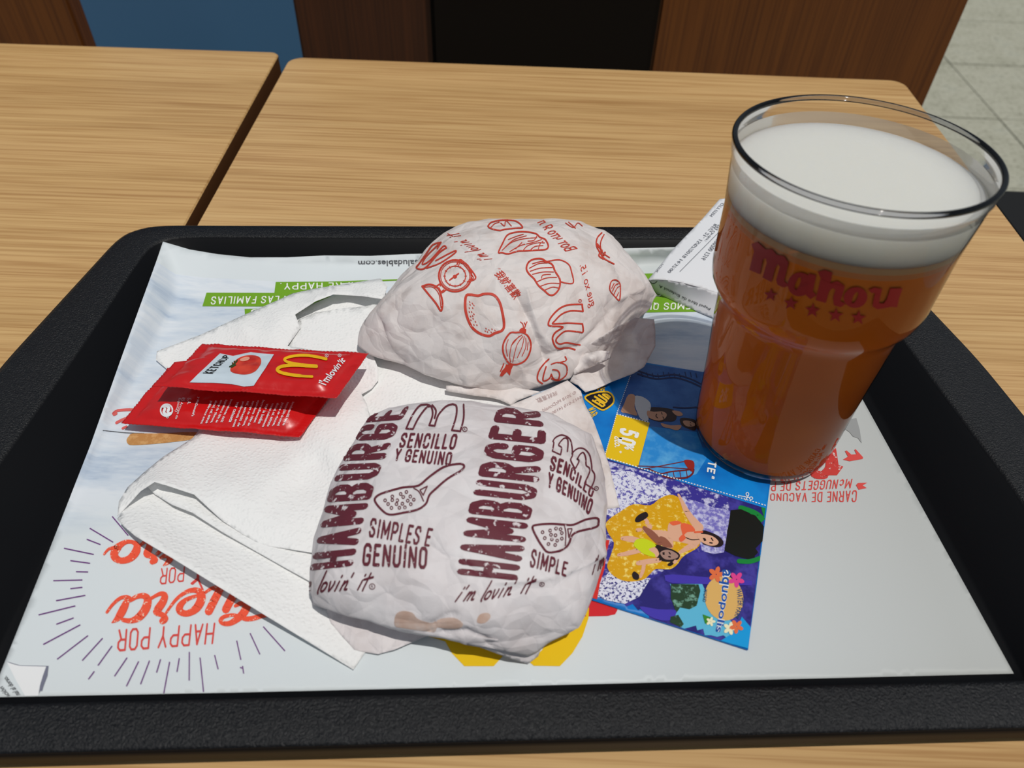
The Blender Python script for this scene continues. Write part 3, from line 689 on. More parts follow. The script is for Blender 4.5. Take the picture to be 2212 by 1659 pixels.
class Band:
    """maps unit (s, t) between a baseline polyline and a topline polyline (photo positions, reading direction)"""
    def __init__(self, basel, topl):
        self.b = self.arc(basel); self.t = self.arc(topl)
    def arc(self, pl):
        L = [0]
        for a, b in zip(pl[:-1], pl[1:]): L.append(L[-1] + math.hypot(b[0] - a[0], b[1] - a[1]))
        return [(l / L[-1], p) for l, p in zip(L, pl)]
    def at(self, arr, s):
        s = max(-.5, min(1.5, s))
        for (l0, p0), (l1, p1) in zip(arr[:-1], arr[1:]):
            if s <= l1 or l1 == 1:
                k = (s - l0) / (l1 - l0); return (p0[0] + (p1[0] - p0[0]) * k, p0[1] + (p1[1] - p0[1]) * k)
    def __call__(self, q):
        a = self.at(self.b, q[0]); b = self.at(self.t, q[0])
        return (a[0] + (b[0] - a[0]) * q[1], a[1] + (b[1] - a[1]) * q[1])
def quad(lb, rb, rt, lt): return Band([lb, rb], [lt, rt])
GL = {
 'A': [[(0, 0), (.5, 1), (1, 0)], [(.22, .34), (.78, .34)]], 'B': [[(0, 0), (0, 1), (.65, 1), (.95, .86), (.95, .66), (.65, .53), (0, .53)], [(.65, .53), (1, .38), (1, .16), (.7, 0), (0, 0)]],
 'C': [[(1, .72), (1, .86), (.75, 1), (.25, 1), (0, .84), (0, .16), (.25, 0), (.75, 0), (1, .14), (1, .28)]], 'D': [[(0, 0), (0, 1), (.6, 1), (1, .8), (1, .2), (.6, 0), (0, 0)]],
 'E': [[(1, 1), (0, 1), (0, 0), (1, 0)], [(0, .52), (.8, .52)]], 'F': [[(1, 1), (0, 1), (0, 0)], [(0, .5), (.8, .5)]],
 'G': [[(1, .72), (1, .86), (.75, 1), (.25, 1), (0, .84), (0, .16), (.25, 0), (.75, 0), (1, .14), (1, .46), (.55, .46)]],
 'H': [[(0, 0), (0, 1)], [(1, 0), (1, 1)], [(0, .5), (1, .5)]], 'I': [[(.5, 0), (.5, 1)]], 'K': [[(0, 0), (0, 1)], [(1, 1), (0, .45), (1, 0)]], 'L': [[(0, 1), (0, 0), (1, 0)]],
 'M': [[(0, 0), (0, 1), (.5, .25), (1, 1), (1, 0)]], 'N': [[(0, 0), (0, 1), (1, 0), (1, 1)]], 'O': [[(.25, 0), (.75, 0), (1, .16), (1, .84), (.75, 1), (.25, 1), (0, .84), (0, .16), (.25, 0)]],
 'P': [[(0, 0), (0, 1), (.7, 1), (1, .85), (1, .6), (.7, .45), (0, .45)]], 'Q': [[(.25, 0), (.75, 0), (1, .16), (1, .84), (.75, 1), (.25, 1), (0, .84), (0, .16), (.25, 0)], [(.6, .2), (1.05, -.08)]],
 'R': [[(0, 0), (0, 1), (.7, 1), (1, .86), (1, .62), (.7, .48), (0, .48)], [(.6, .48), (1, 0)]], 'S': [[(1, .78), (.8, 1), (.25, 1), (0, .82), (.05, .64), (.9, .38), (1, .18), (.75, 0), (.2, 0), (0, .22)]],
 'T': [[(0, 1), (1, 1)], [(.5, 0), (.5, 1)]], 'U': [[(0, 1), (0, .16), (.25, 0), (.75, 0), (1, .16), (1, 1)]], 'V': [[(0, 1), (.5, 0), (1, 1)]], 'Y': [[(0, 1), (.5, .45), (1, 1)], [(.5, .45), (.5, 0)]],
 'W': [[(0, 1), (.25, 0), (.5, .75), (.75, 0), (1, 1)]], 'X': [[(0, 0), (1, 1)], [(0, 1), (1, 0)]], '1': [[(.1, .75), (.55, 1), (.55, 0)]], '0': [[(.25, 0), (.75, 0), (1, .16), (1, .84), (.75, 1), (.25, 1), (0, .84), (0, .16), (.25, 0)]],
 '5': [[(.95, 1), (.1, 1), (.05, .55), (.6, .6), (1, .42), (1, .16), (.7, 0), (.2, 0), (0, .16)]], '%': [[(.1, 0), (.9, 1)], ell(.18, .78, .18, .2, n=8) , ell(.82, .22, .18, .2, n=8)], '.': [[(.45, .0), (.55, .02)]], "'": [[(.5, 1), (.45, .8)]],
 '*': [[(.2, .5), (.8, .9)], [(.2, .9), (.8, .5)], [(.5, .45), (.5, .95)]], '"': [[(.3, 1), (.25, .75)], [(.7, 1), (.65, .75)]], 'Í': [[(.5, 0), (.5, .8)], [(.4, .95), (.7, 1.12)]], 'c': [[(.9, .55), (.5, .66), (.1, .5), (.1, .15), (.5, 0), (.9, .12)]],
}
WID = {'I': .12, 'Í': .12, 'M': 1.35, 'W': 1.4, '.': .25, "'": .3, ' ': .6, '1': .55, 'L': .8, 'E': .82, 'F': .82}
def stext(s, band, lw=.16, aw=.42, gap=.20, jit=.0):
    """upper case text drawn with strokes; aw letter width and lw stroke width relative to letter height"""
    x = 0; items = []
    for ch in s:
        w = aw * WID.get(ch, 1.0)
        if ch != ' ': items.append((ch, x, w))
        x += w + (gap + lw if ch != ' ' else gap * .5)
    tot = x - gap - lw + lw
    tr = []
    for ch, x0, w in items:
        dy = jit * random.uniform(-1, 1)
        for pl in GL[ch]:
            pp = [(x0 + lw / 2 + q[0] * w, lw / 2 + q[1] * (1 - lw) + dy) for q in pl]
            tr += stroke(pp, lw)
    return [tuple(band((q[0] / tot, q[1])) for q in t) for t in tr]
def ftext(s, band, bold=0.0, shear=0.0, L=None):
    """text in the built-in font, fitted between baseline and topline of its bounding box"""
    cu = bpy.data.curves.new("t", 'FONT'); cu.body = s; cu.offset = bold; cu.shear = shear; cu.resolution_u = 3
    ob = bpy.data.objects.new("t", cu); COL.objects.link(ob)
    me = ob.to_mesh(); me.calc_loop_triangles()
    vs = [(v.co.x, v.co.y) for v in me.vertices]; tris = [tuple(vs[i] for i in lt.vertices) for lt in me.loop_triangles]
    ob.to_mesh_clear(); bpy.data.objects.remove(ob); bpy.data.curves.remove(cu)
    if not vs: return []
    x0, x1 = min(v[0] for v in vs), max(v[0] for v in vs); y0, y1 = min(v[1] for v in vs), max(v[1] for v in vs)
    tris = [tuple(((q[0] - x0) / (x1 - x0), (q[1] - y0) / (y1 - y0)) for q in t) for t in tris]
    return [tuple(band(q) for q in t) for t in tris]
LOV = [[(0, 0), (.28, .62)], [(.36, .92), (.40, 1.0)], [(.78, 1.12), (.66, .9)], [(.85, 0), (1.12, .62)], [(.98, .3), (1.3, .62), (1.4, .5), (1.22, .02)], [(1.32, .3), (1.65, .62), (1.76, .5), (1.62, .08), (1.85, .05)],
       [(3.15, 1.35), (2.8, .35), (2.72, 0), (2.78, -.12)], [(3.35, .60), (3.12, .5), (3.0, .15), (3.15, 0), (3.4, .12), (3.55, .45), (3.35, .60)], [(3.85, .62), (3.85, .1), (3.95, .02), (4.25, .4), (4.3, .62)],
       [(4.55, 0), (4.8, .62)], [(4.9, .92), (4.94, 1.0)], [(5.1, 0), (5.35, .62)], [(5.2, .3), (5.6, .62), (5.7, .5), (5.55, .08), (5.8, .05)], [(6.1, 1.15), (5.98, .9)],
       [(7.0, 0), (7.25, .62)], [(7.38, .95), (7.42, 1.02)], [(7.55, -.1), (7.6, .1), (7.95, 1.1)], [(7.4, .68), (8.3, .82)]]
def lovin(band, lw=.11, a=0, b=99):
    tr = []
    for pl in LOV[a:b]:
        tr += [tuple(band((q[0] / 8.3, q[1])) for q in t) for t in stroke(smooth([(p[0], p[1]) for p in pl], 4), lw)]
    return tr
def arches(b, w):
    """outlined twin arches in unit box mapped through band b; w width in photo px"""
    out = [(0, 0), (.04, .35), (.12, .72), (.22, .96), (.30, 1.0), (.38, .93), (.46, .70), (.5, .55), (.54, .70), (.62, .93), (.70, 1.0), (.78, .96), (.88, .72), (.96, .35), (1, 0), (.88, 0), (.84, .35), (.77, .72), (.70, .90), (.64, .72), (.58, .4), (.56, .05), (.44, .05), (.42, .4), (.36, .72), (.30, .90), (.23, .72), (.16, .35), (.12, 0)]
    return stroke([b(q) for q in out], w, closed=True)
def arches_fill(b):
    up = [(0, 0), (.03, .35), (.10, .72), (.20, .96), (.28, 1.0), (.37, .93), (.45, .70), (.5, .50), (.55, .70), (.63, .93), (.72, 1.0), (.80, .96), (.90, .72), (.97, .35), (1, 0)]
    dn = [(.12, 0), (.145, .35), (.19, .68), (.25, .86), (.29, .88), (.34, .80), (.40, .5), (.44, .1), (.56, .1), (.60, .5), (.66, .80), (.71, .88), (.75, .86), (.81, .68), (.855, .35), (.88, 0)]
    tr = []
    # strips between outer and inner curves
    U = smooth(up, 4); D = smooth(dn, 4)
    def interp(c, k): 
        i = k * (len(c) - 1); a = int(i); f = i - a
        return c[-1] if a >= len(c) - 1 else (c[a][0] * (1 - f) + c[a + 1][0] * f, c[a][1] * (1 - f) + c[a + 1][1] * f)
    N = 48
    for i in range(N):
        a, b_, c, d = interp(U, i / N), interp(U, (i + 1) / N), interp(D, (i + 1) / N), interp(D, i / N)
        tr += [(a, b_, c), (a, c, d)]
    return [tuple(b(q) for q in t) for t in tr]
def reg(c, r, w=1.6):
    return stroke(ell(c[0], c[1], r, r, n=14), w, closed=True) + ftext("R", quad((c[0] - r * .4, c[1] + r * .5), (c[0] + r * .45, c[1] + r * .5), (c[0] + r * .45, c[1] - r * .5), (c[0] - r * .4, c[1] - r * .5)))
_bv = {}
def decal(name, tris, target, m, parent=None, off=.00025, L=7, layered=True):
    """lay photo-space triangles onto the target's surface as a thin printed layer"""
    if target.name not in _bv: _bv[target.name] = bvh(target)
    if target is flyer: off *= .4
    tree = _bv[target.name]; idx = {}; V, F = [], []
    hits = {}
    def vert(p, lay):
        k = (round(p[0], 2), round(p[1], 2))
        if (k, lay) in idx: return idx[(k, lay)]
        if k not in hits:
            dr = ray(*p).normalized(); h = tree.ray_cast(CAM, dr)
            hits[k] = None if h[0] is None else (h[0], h[1] if h[1].dot(dr) < 0 else -h[1])
        if hits[k] is None: idx[(k, lay)] = None; return None
        V.append(hits[k][0] + hits[k][1] * (off + lay * 4e-6)); idx[(k, lay)] = len(V) - 1; return idx[(k, lay)]
    for n_t, t0 in enumerate(tris):                    # overlapping strokes lie a few microns apart
        lay = n_t % 24 if layered else 0
        for t in tri_split([t0], L):
            ar = (t[1][0] - t[0][0]) * (t[2][1] - t[0][1]) - (t[1][1] - t[0][1]) * (t[2][0] - t[0][0])
            if abs(ar) < 1e-4: continue
            i = [vert(p, lay) for p in t]
            if None in i or len(set(i)) < 3: continue
            e = max((V[i[0]] - V[i[1]]).length, (V[i[1]] - V[i[2]]).length, (V[i[0]] - V[i[2]]).length)
            if e > .012: continue
            F.append(i if ar < 0 else i[::-1])
    if not F: print("EMPTY DECAL", name); return None
    return mesh(name, V, F, m, parent or target)
def ink(name, c, rough=.55, grunge=None, paper_c=(225, 218, 218), gs=260, lo=.60, hi=.64, spec=.25):
    m = mat(name, c, rough, spec)
    if grunge:
        v = coords(m); n = noise_tex(m, v, gs, 4, .65)
        base(m, mixc(m, ramp(m, n, [(lo, (0, 0, 0)), (hi, (255, 255, 255))]), c, paper_c))
    return m
# ================================================================== print on the tray liner
K_RED = ink("liner_red_ink", (222, 80, 74)); K_SCRIPT = ink("liner_script_ink", (244, 92, 64), grunge=True, paper_c=(240, 222, 200), gs=700, lo=.62, hi=.64)
K_PURPLE = ink("liner_purple_ink", (112, 62, 128)); K_GREEN = ink("liner_green_ink", (116, 166, 38)); K_WHITE = ink("white_ink", (240, 242, 238)); K_GREY = ink("liner_grey_ink", (92, 94, 98))
K_YEL = ink("liner_yellow_ink", (238, 196, 16)); K_RED2 = ink("liner_bright_red_ink", (214, 40, 48)); K_BREAD = ink("bread_ink", (196, 142, 84), grunge=True, paper_c=(214, 166, 108), gs=300, lo=.45, hi=.6); K_PINK = ink("pale_red_ink", (222, 104, 100))
K_CURL = ink("curl_light_ink", (240, 241, 242)); K_CURLS = ink("curl_shade_ink", (120, 122, 140))
LN = liner
rays = []
for a, b in [((672, 155), (768, 270)), ((538, 226), (678, 310)), ((520, 292), (602, 324)), ((384, 346), (562, 383)), ((422, 420), (540, 436)), ((456, 486), (528, 488)), ((320, 540), (494, 536)), ((422, 588), (494, 580)), ((337, 660), (512, 628)), ((232, 745), (452, 691)), ((338, 801), (442, 763)), ((260, 922), (482, 804)), ((343, 1010), (528, 868)), ((493, 1018), (615, 884)), ((530, 1130), (566, 1082)), ((587, 1048), (672, 930)), ((686, 1112), (762, 1000)), ((733, 1222), (831, 1022)), ((842, 1160), (896, 1018)), ((938, 1090), (962, 1010)), ((981, 1214), (1016, 1026)), ((1060, 1086), (1074, 1004)), ((1133, 1138), (1134, 966)), ((1219, 1206), (1198, 1000)), ((1306, 1070), (1285, 985)), ((1442, 1014), (1417, 898)), ((1459, 1096), (1452, 1050)), ((1437, 1058), (1450, 1064)), ((1556, 981), (1497, 854)), ((1706, 961), (1576, 815))]:
    rays += stroke(T('G', a, b), 2.6, cap=False)
decal("burst_lines", rays, LN, K_PURPLE, L=30)
t = stext("HAPPY POR", Band(T('G', (1290, 790), (710, 830)), T('G', (1275, 920), (700, 965))), .10, .42, .16)
decal("slogan_lettering", t, LN, K_RED, L=20)
t = stext("POR", Band(T('G', (1108, 455), (965, 465)), T('G', (1100, 545), (955, 565))), .10, .42, .14) + stext("Y", Band(T('G', (1226, 500), (1150, 470)), T('G', (1220, 600), (1140, 560))), .10, .42, .14)
decal("slogan_lettering", t, LN, K_RED, L=20)
sc = []
def sk(k, w, *pts, kk=5):
    return stroke(smooth(T(k, *pts), kk), w)
def vs(*pw):
    """variable width brush stroke in crop X: (x, y, width)"""
    P = smooth([(p[0], p[1]) for p in pw], 5); Wd = [q[0] for q in smooth([(p[2], 0) for p in pw], 5)]
    return stroke(T('X', *P), [max(1.5, w * .17179) for w in Wd])
sc += vs((65, 1010, 34), (140, 910, 40), (230, 835, 46), (310, 815, 50), (350, 835, 60)) + vs((330, 830, 60), (290, 930, 95), (240, 1030, 100), (190, 1095, 70), (130, 1140, 14)) + vs((360, 860, 50), (450, 810, 60), (540, 805, 80), (580, 860, 100), (550, 970, 110), (470, 1070, 100), (370, 1115, 70), (270, 1105, 55))
sc += vs((600, 850, 40), (680, 800, 44), (750, 775, 60), (795, 800, 80), (770, 880, 95), (715, 960, 100), (690, 1010, 85), (760, 1040, 70), (795, 1085, 90), (765, 1120, 85))
sc += vs((800, 1030, 30), (870, 930, 36), (950, 835, 42), (1060, 755, 52), (1170, 730, 70), (1250, 770, 95), (1245, 870, 110), (1180, 970, 100), (1070, 1025, 80), (985, 995, 90), (985, 930, 85), (1050, 860, 60), (1150, 815, 46), (1210, 800, 40))
sc += vs((1290, 770, 34), (1380, 710, 44), (1470, 700, 60)) + vs((1490, 720, 95), (1420, 850, 100), (1345, 1000, 100)) + vs((1660, 790, 100), (1610, 880, 100), (1560, 975, 100))
sc += vs((1680, 930, 40), (1760, 895, 60), (1850, 910, 70)) + vs((1830, 920, 100), (1790, 1010, 105), (1720, 1080, 90), (1620, 1145, 70), (1535, 1150, 60), (1495, 1115, 55), (1530, 1070, 50), (1620, 1045, 46), (1700, 1050, 44), (1800, 1090, 60), (1900, 1085, 66), (1990, 1060, 60), (2080, 1040, 50))
sc += vs((30, 280, 26), (90, 215, 34), (180, 190, 50)) + vs((200, 190, 90), (290, 130, 60), (380, 125, 50), (440, 165, 80), (430, 250, 105), (350, 335, 90), (240, 360, 80), (170, 320, 100), (160, 260, 100), (210, 185, 95))
sc += vs((480, 170, 40), (550, 120, 44), (600, 150, 70), (590, 220, 90), (565, 280, 80), (640, 310, 70), (670, 350, 80), (635, 375, 70)) + vs((700, 275, 44), (770, 200, 50)) + vs((745, 325, 40), (810, 295, 60), (860, 330, 80), (830, 380, 60), (780, 420, 20))
decal("script_lettering", sc, LN, K_SCRIPT, off=.0003, L=14)
# turned page corner drawn at the near left
decal("page_curl_shade", fill(T('G', (40, 1022), (120, 1046), (292, 1050), (285, 1110), (262, 1170), (246, 1230), (225, 1229), (240, 1120), (268, 1064), (120, 1060))), LN, K_CURLS, L=20)
decal("page_curl", fill(T('G', (45, 1030), (120, 1050), (278, 1054), (258, 1110), (240, 1170), (232, 1228), (152, 1229), (100, 1140))), LN, K_CURL, off=.0003, L=20)
t = ftext("nal al dorso.", quad(*T('G', (125, 1222), (40, 1108), (16, 1124), (92, 1230))), .02) + ftext("ación", quad(*T('G', (70, 1236), (18, 1170), (-6, 1182), (34, 1240))), .02)
decal("page_curl_text", t, LN, K_GREY, off=.0003, L=20)
# yellow arches and red block hidden under the near burger
yy = fill(T('K', (900, 540), (1000, 570), (1040, 640), (1115, 718), (1290, 718), (1360, 640), (1400, 560), (1300, 480))) + fill(T('K', (1500, 690), (1530, 716), (1685, 718), (1760, 640), (1820, 540), (1856, 430), (1862, 300), (1700, 300), (1640, 500), (1580, 620)))
decal("arches_logo", yy, LN, K_YEL, L=20)
decal("red_block", fill(smooth(T('K', (1700, 300), (1890, 320), (2030, 380), (2015, 408), (1970, 418), (1700, 424)), 1)), LN, K_RED2, off=.0003, L=20)
# green banners, upside down lettering
gb = fill(T('H', (1052, 418), (1500, 414), (2080, 394), (2080, 405), (1600, 425), (1500, 520), (1040, 510))) + fill(T('H', (482, 506), (1040, 508), (1500, 520), (1500, 622), (448, 618))) + fill(T('H', (795, 640), (1300, 636), (1300, 700), (800, 720)))
decal("green_banner", gb, LN, K_GREEN, L=16)
gb = fill(T('J', (-200, 1000), (145, 990), (700, 1010), (700, 1260), (-200, 1260))) + fill(T('J', (-200, 1250), (700, 1250), (700, 1420), (130, 1428), (-200, 1430)))
decal("green_banner", gb, LN, K_GREEN, L=16)
t = stext("SIEMPRE HAPPY.", Band(T('H', (1900, 418), (1500, 424), (1085, 428)), T('H', (1900, 478), (1500, 480), (1085, 484))), .13, .50, .2) + stext("EN LAS FAMILIAS", Band(T('H', (1215, 532), (525, 540)), T('H', (1205, 590), (515, 606))), .13, .46, .2) + stext("OS", Band(T('H', (1000, 645), (850, 645)), T('H', (1000, 700), (840, 705))), .13, .46, .2)
decal("banner_lettering", t, LN, K_WHITE, off=.0004, L=16)
t = stext("EMOS QU", Band(T('J', (580, 1320), (90, 1325)), T('J', (575, 1395), (80, 1405))), .13, .5, .2) + stext("CREEMOS", Band(T('J', (700, 1180), (200, 1190)), T('J', (700, 1240), (190, 1250))), .13, .5, .2)
decal("banner_lettering", t, LN, K_WHITE, off=.0004, L=16)
decal("web_address", ftext("habitosaludables.com", Band(T('H', (2430, 230), (2200, 232), (1730, 240)), T('H', (2430, 296), (2200, 287), (1732, 288))), .015), LN, K_GREY, L=16)
# bread picture and red swirl by the sachets
decal("bread_picture", fill(smooth(T('I', (162, 850), (170, 880), (215, 893), (420, 880), (640, 855), (800, 830), (700, 790), (400, 800), (215, 800), (180, 822)), 3, True)), LN, K_BREAD, L=16)
decal("red_swirl", sk('I', 6, (52, 640), (80, 620), (150, 612), (240, 610)) + sk('I', 7, (60, 648), (75, 640)) + sk('I', 6, (80, 715), (130, 690), (190, 670)) + sk('I', 5, (130, 760), (160, 745)), LN, K_PINK, L=16)
decal("panel_line", sk('I', 1.6, (-30, 775), (60, 785), (160, 795), (300, 800)), LN, K_GREY, L=30)
# beef slogan right of the cup
t = stext("CARNE DE VACUNO Y", Band(T('L', (695, 440), (400, 455), (120, 462)), T('L', (690, 512), (400, 512), (120, 500))), .11, .44, .20) + stext("McNUGGETS DE POLLO", Band(T('L', (668, 372), (400, 385), (40, 400)), T('L', (655, 430), (400, 440), (40, 452))), .12, .44, .20)
decal("meat_lettering", t, LN, K_RED, L=16)
t = fill(T('L', (688, 410), (700, 398), (756, 396), (728, 412), (752, 428), (704, 438)))
decal("arrow_mark", t, LN, K_RED, L=16)
t = fill(T('L', (610, 258), (640, 240), (622, 208), (632, 204), (660, 228), (690, 226), (678, 200), (686, 196), (730, 244), (728, 254), (650, 268)))
decal("cow_drawing", t, LN, K_RED, L=16)
t = fill(T('L', (528, 180), (566, 174), (584, 290), (612, 300), (574, 352), (528, 352))) + sk('L', 18, (500, 350), (445, 345), (430, 300), (450, 220), (520, 215), (530, 300), (500, 345))
decal("percent_numeral", t, LN, ink("grunge_red_ink", (206, 66, 60), grunge=True, paper_c=(214, 200, 196), gs=420, lo=.6, hi=.63), L=14)
decal("grey_picture", fill(T('L', (600, 60), (640, 20), (690, 10), (710, 80), (722, 160), (700, 130), (670, 120), (650, 95))), LN, ink("grey_picture_ink", (158, 160, 160)), L=16)

# ================================================================== near burger wrapper print
K_MAR = ink("maroon_ink", (104, 44, 56), grunge=True, paper_c=(222, 212, 214), gs=330, lo=.60, hi=.62); K_MAR2 = ink("maroon_line_ink", (104, 44, 56), grunge=True, paper_c=(222, 212, 214), gs=500, lo=.64, hi=.66)
HB = ham
t = stext("HAMBURGE", Band(T('C', (395, 1030), (440, 850), (472, 715), (505, 620), (540, 500), (585, 400), (615, 330), (665, 200), (735, 75)), T('C', (135, 1060), (190, 840), (225, 690), (265, 560), (305, 460), (345, 375), (385, 280), (440, 190), (530, 110))), .155, .25, .075)
decal("name_lettering", t, HB, K_MAR, L=6)
t = stext("HAMBURGER", Band(T('C', (1375, 1120), (1420, 930), (1442, 780), (1468, 690), (1500, 560), (1522, 420), (1540, 330), (1550, 250), (1510, 110)), T('C', (1012, 1080), (1035, 900), (1060, 800), (1085, 690), (1130, 520), (1165, 390), (1200, 260), (1230, 170), (1260, 80))), .155, .25, .075)
decal("name_lettering", t, HB, K_MAR, L=6)
t = stext("SENCILLO", quad(*T('C', (665, 325), (1002, 338), (1024, 244), (688, 236))), .17, .36, .13) + stext("Y GENUINO", quad(*T('C', (636, 404), (976, 436), (992, 352), (655, 328))), .17, .36, .13)
decal("slogan_lettering", t, HB, K_MAR2, L=6)
t = stext("SIMPLES E", quad(*T('C', (486, 858), (850, 918), (876, 808), (503, 742))), .15, .36, .13) + stext("GENUÍNO", quad(*T('C', (448, 1030), (834, 1050), (842, 918), (462, 892))), .16, .38, .13)
decal("slogan_lettering", t, HB, K_MAR2, L=6)
t = stext("SENCILLO", Band(T('V', (292, 935), (470, 990), (580, 1055), (700, 1160), (880, 1320)), T('V', (325, 725), (520, 800), (640, 900), (760, 1030), (920, 1200))), .19, .36, .12) + stext("Y GENUINO", Band(T('V', (262, 1165), (400, 1230), (520, 1290), (680, 1390), (840, 1560)), T('V', (288, 950), (430, 1020), (600, 1130), (760, 1260), (912, 1345))), .19, .36, .12)
decal("slogan_lettering", t, HB, K_MAR2, L=6)
t = stext("SIMPLE", Band(T('C', (1446, 1035), (1560, 1070), (1665, 1095)), T('C', (1463, 925), (1570, 970), (1680, 1010))), .16, .36, .13)
decal("slogan_lettering", t, HB, K_MAR2, L=6)
t = lovin(quad(*T('C', (35, 1190), (497, 1166), (520, 1082), (55, 1100))), .18, 3) + reg(T('C', (510, 1152))[0], 6)
K_PEN = ink("maroon_pen_ink", (100, 42, 54))
decal("handwritten_slogan", t, HB, K_PEN, L=6)
t = lovin(Band(T('C', (1008, 1240), (1200, 1228), (1370, 1195), (1470, 1178)), T('C', (1040, 1160), (1210, 1150), (1380, 1120), (1490, 1100))), .18) + reg(T('C', (1522, 1138))[0], 5)
decal("handwritten_slogan", t, HB, K_PEN, L=6)
t = lovin(quad(*T('C', (1822, 1078), (2140, 850), (2120, 780), (1830, 1000))), .18, 0, 8)
decal("handwritten_slogan", t, HB, K_PEN, L=6)
t = []
for pl in (((712, 212), (745, 140), (790, 78), (830, 68)), ((712, 212), (752, 215)), ((752, 215), (785, 150), (830, 90), (850, 80)), ((835, 68), (862, 82), (870, 130), (850, 192)), ((850, 192), (882, 196)), ((882, 196), (905, 130), (950, 80), (990, 66)), ((882, 150), (890, 105), (868, 72)), ((990, 66), (1012, 80), (1010, 140), (985, 222)), ((985, 222), (1035, 228)), ((1035, 228), (1055, 150), (1055, 68))):
    t += sk('C', 4, *pl)
decal("arches_logo", t + reg(T('C', (1062, 216))[0], 5), HB, K_MAR2, L=6)
t = sk('V', 3, (345, 535), (380, 485), (450, 452), (520, 462), (580, 510), (605, 600), (612, 695)) + sk('V', 3, (612, 695), (660, 650), (720, 628), (790, 650), (850, 730), (875, 850), (882, 930), (915, 985), (912, 1070), (872, 1172)) + stroke(T('V', (872, 1172), (780, 1112)), 3) + sk('V', 3, (780, 1112), (845, 965), (842, 900), (802, 865), (795, 765), (765, 692), (720, 712), (680, 775))
t += sk('V', 3, (680, 775), (702, 815), (650, 915)) + sk('V', 3, (650, 915), (590, 800), (612, 735), (612, 695)) + sk('V', 3, (345, 535), (358, 560), (338, 670)) + stroke(T('V', (338, 670), (450, 722)), 3) + sk('V', 3, (450, 722), (465, 625), (425, 585), (475, 512), (520, 490), (552, 530), (545, 675))
decal("arches_logo", t + reg(T('C', (1845, 568))[0], 4.5), HB, K_MAR2, L=6)
def spatula(outline, divider, tri, holes):
    r = stroke(smooth(T('C', *outline), 4, True), 4.6, True) + sk('C', 2.6, *divider) + stroke(T('C', *tri), 2.6, True)
    for x, y in holes: r += stroke(T('C', *ell(x, y, 8, 9, n=8)), 2.0, True)
    return r
decal("spatula_drawing", spatula(((525, 640), (545, 610), (600, 588), (700, 562), (785, 552), (850, 500), (940, 440), (1030, 422), (1058, 435), (1040, 462), (960, 510), (890, 570), (850, 610), (830, 660), (780, 695), (690, 715), (610, 725), (560, 690)), ((758, 568), (790, 590), (816, 645)), ((795, 578), (838, 556), (814, 610)),
      ((587, 640), (630, 617), (680, 602), (714, 590), (605, 662), (630, 638), (660, 640), (695, 620), (737, 617), (625, 685), (655, 662), (672, 684), (690, 660), (722, 642), (705, 682), (740, 663), (758, 636))), HB, K_MAR2, L=6)
decal("spatula_drawing", spatula(((1465, 800), (1500, 785), (1580, 780), (1655, 785), (1710, 785), (1780, 755), (1850, 745), (1858, 775), (1840, 800), (1740, 825), (1700, 850), (1680, 900), (1640, 935), (1560, 950), (1520, 910), (1490, 860)), ((1655, 788), (1664, 840), (1660, 908)), ((1675, 810), (1702, 808), (1682, 862)),
      ((1525, 830), (1570, 820), (1605, 808), (1632, 812), (1538, 865), (1575, 845), (1602, 848), (1640, 835), (1560, 900), (1580, 872), (1612, 880), (1600, 906), (1640, 868))), HB, K_MAR2, L=6)
K_GREASE = mat("grease_spot", (206, 168, 146), .35, .4)
v = coords(K_GREASE); base(K_GREASE, ramp(K_GREASE, noise_tex(K_GREASE, v, 120, 4), [(.35, (200, 166, 148)), (.55, (212, 186, 172)), (.7, (220, 204, 196))]))
t = fill(smooth(T('C', (645, 1385), (650, 1320), (690, 1298), (750, 1308), (775, 1340), (820, 1360), (870, 1368), (915, 1345), (1000, 1340), (1050, 1372), (1030, 1400), (960, 1405), (900, 1395), (880, 1425), (800, 1415), (700, 1400)), 3, True))
decal("grease_spot", t, HB, K_GREASE, L=6, off=.0002)
t = fill(smooth(T('C', (1135, 1365), (1150, 1320), (1200, 1310), (1215, 1335), (1180, 1370)), 3, True))
decal("grease_spot", t, HB, K_GREASE, L=6, off=.0002)

# ================================================================== far burger wrapper print
K_OR = ink("red_line_ink", (206, 70, 54), grunge=True, paper_c=(224, 214, 210), gs=500, lo=.66, hi=.68); CB_ = chz
t = sk('B', 3.4, (655, 258), (600, 275), (560, 330), (510, 400), (492, 425), (520, 438), (560, 420), (640, 330), (690, 295)) + sk('B', 3, (655, 258), (630, 300)) + sk('B', 3, (690, 295), (670, 285), (590, 370), (550, 400), (530, 400), (560, 350), (640, 270)) + sk('B', 3, (560, 430), (650, 395), (746, 330), (738, 318), (620, 380))
decal("arches_logo", t, CB_, K_OR, L=6)
t = stroke(T('B', *ell(748, 480, 108, 104, 0, n=36)), 4, True) + stroke(T('B', *ell(748, 480, 96, 92, 0, n=36)), 1.6, True) + stroke(T('B', *ell(748, 482, 70, 66, 0, n=30)), 2.2, True)
t += sk('B', 3, (760, 405), (790, 376), (885, 488), (830, 520)) + sk('B', 2, (770, 415), (790, 392), (868, 488), (842, 505)) + sk('B', 3, (712, 508), (742, 486), (770, 466)) + stroke(T('B', *ell(746, 486, 10, 8, n=10)), 3, True)
t += sk('B', 4, (655, 590), (672, 575)) + sk('B', 3, (610, 560), (645, 535), (650, 545)) + sk('B', 4, (530, 550), (570, 538), (610, 545), (640, 570), (655, 610), (665, 660), (655, 712), (620, 660), (570, 600), (530, 550)) + sk('B', 2, (545, 555), (600, 555), (640, 600), (655, 690)) + sk('B', 3, (640, 560), (660, 590), (690, 570))
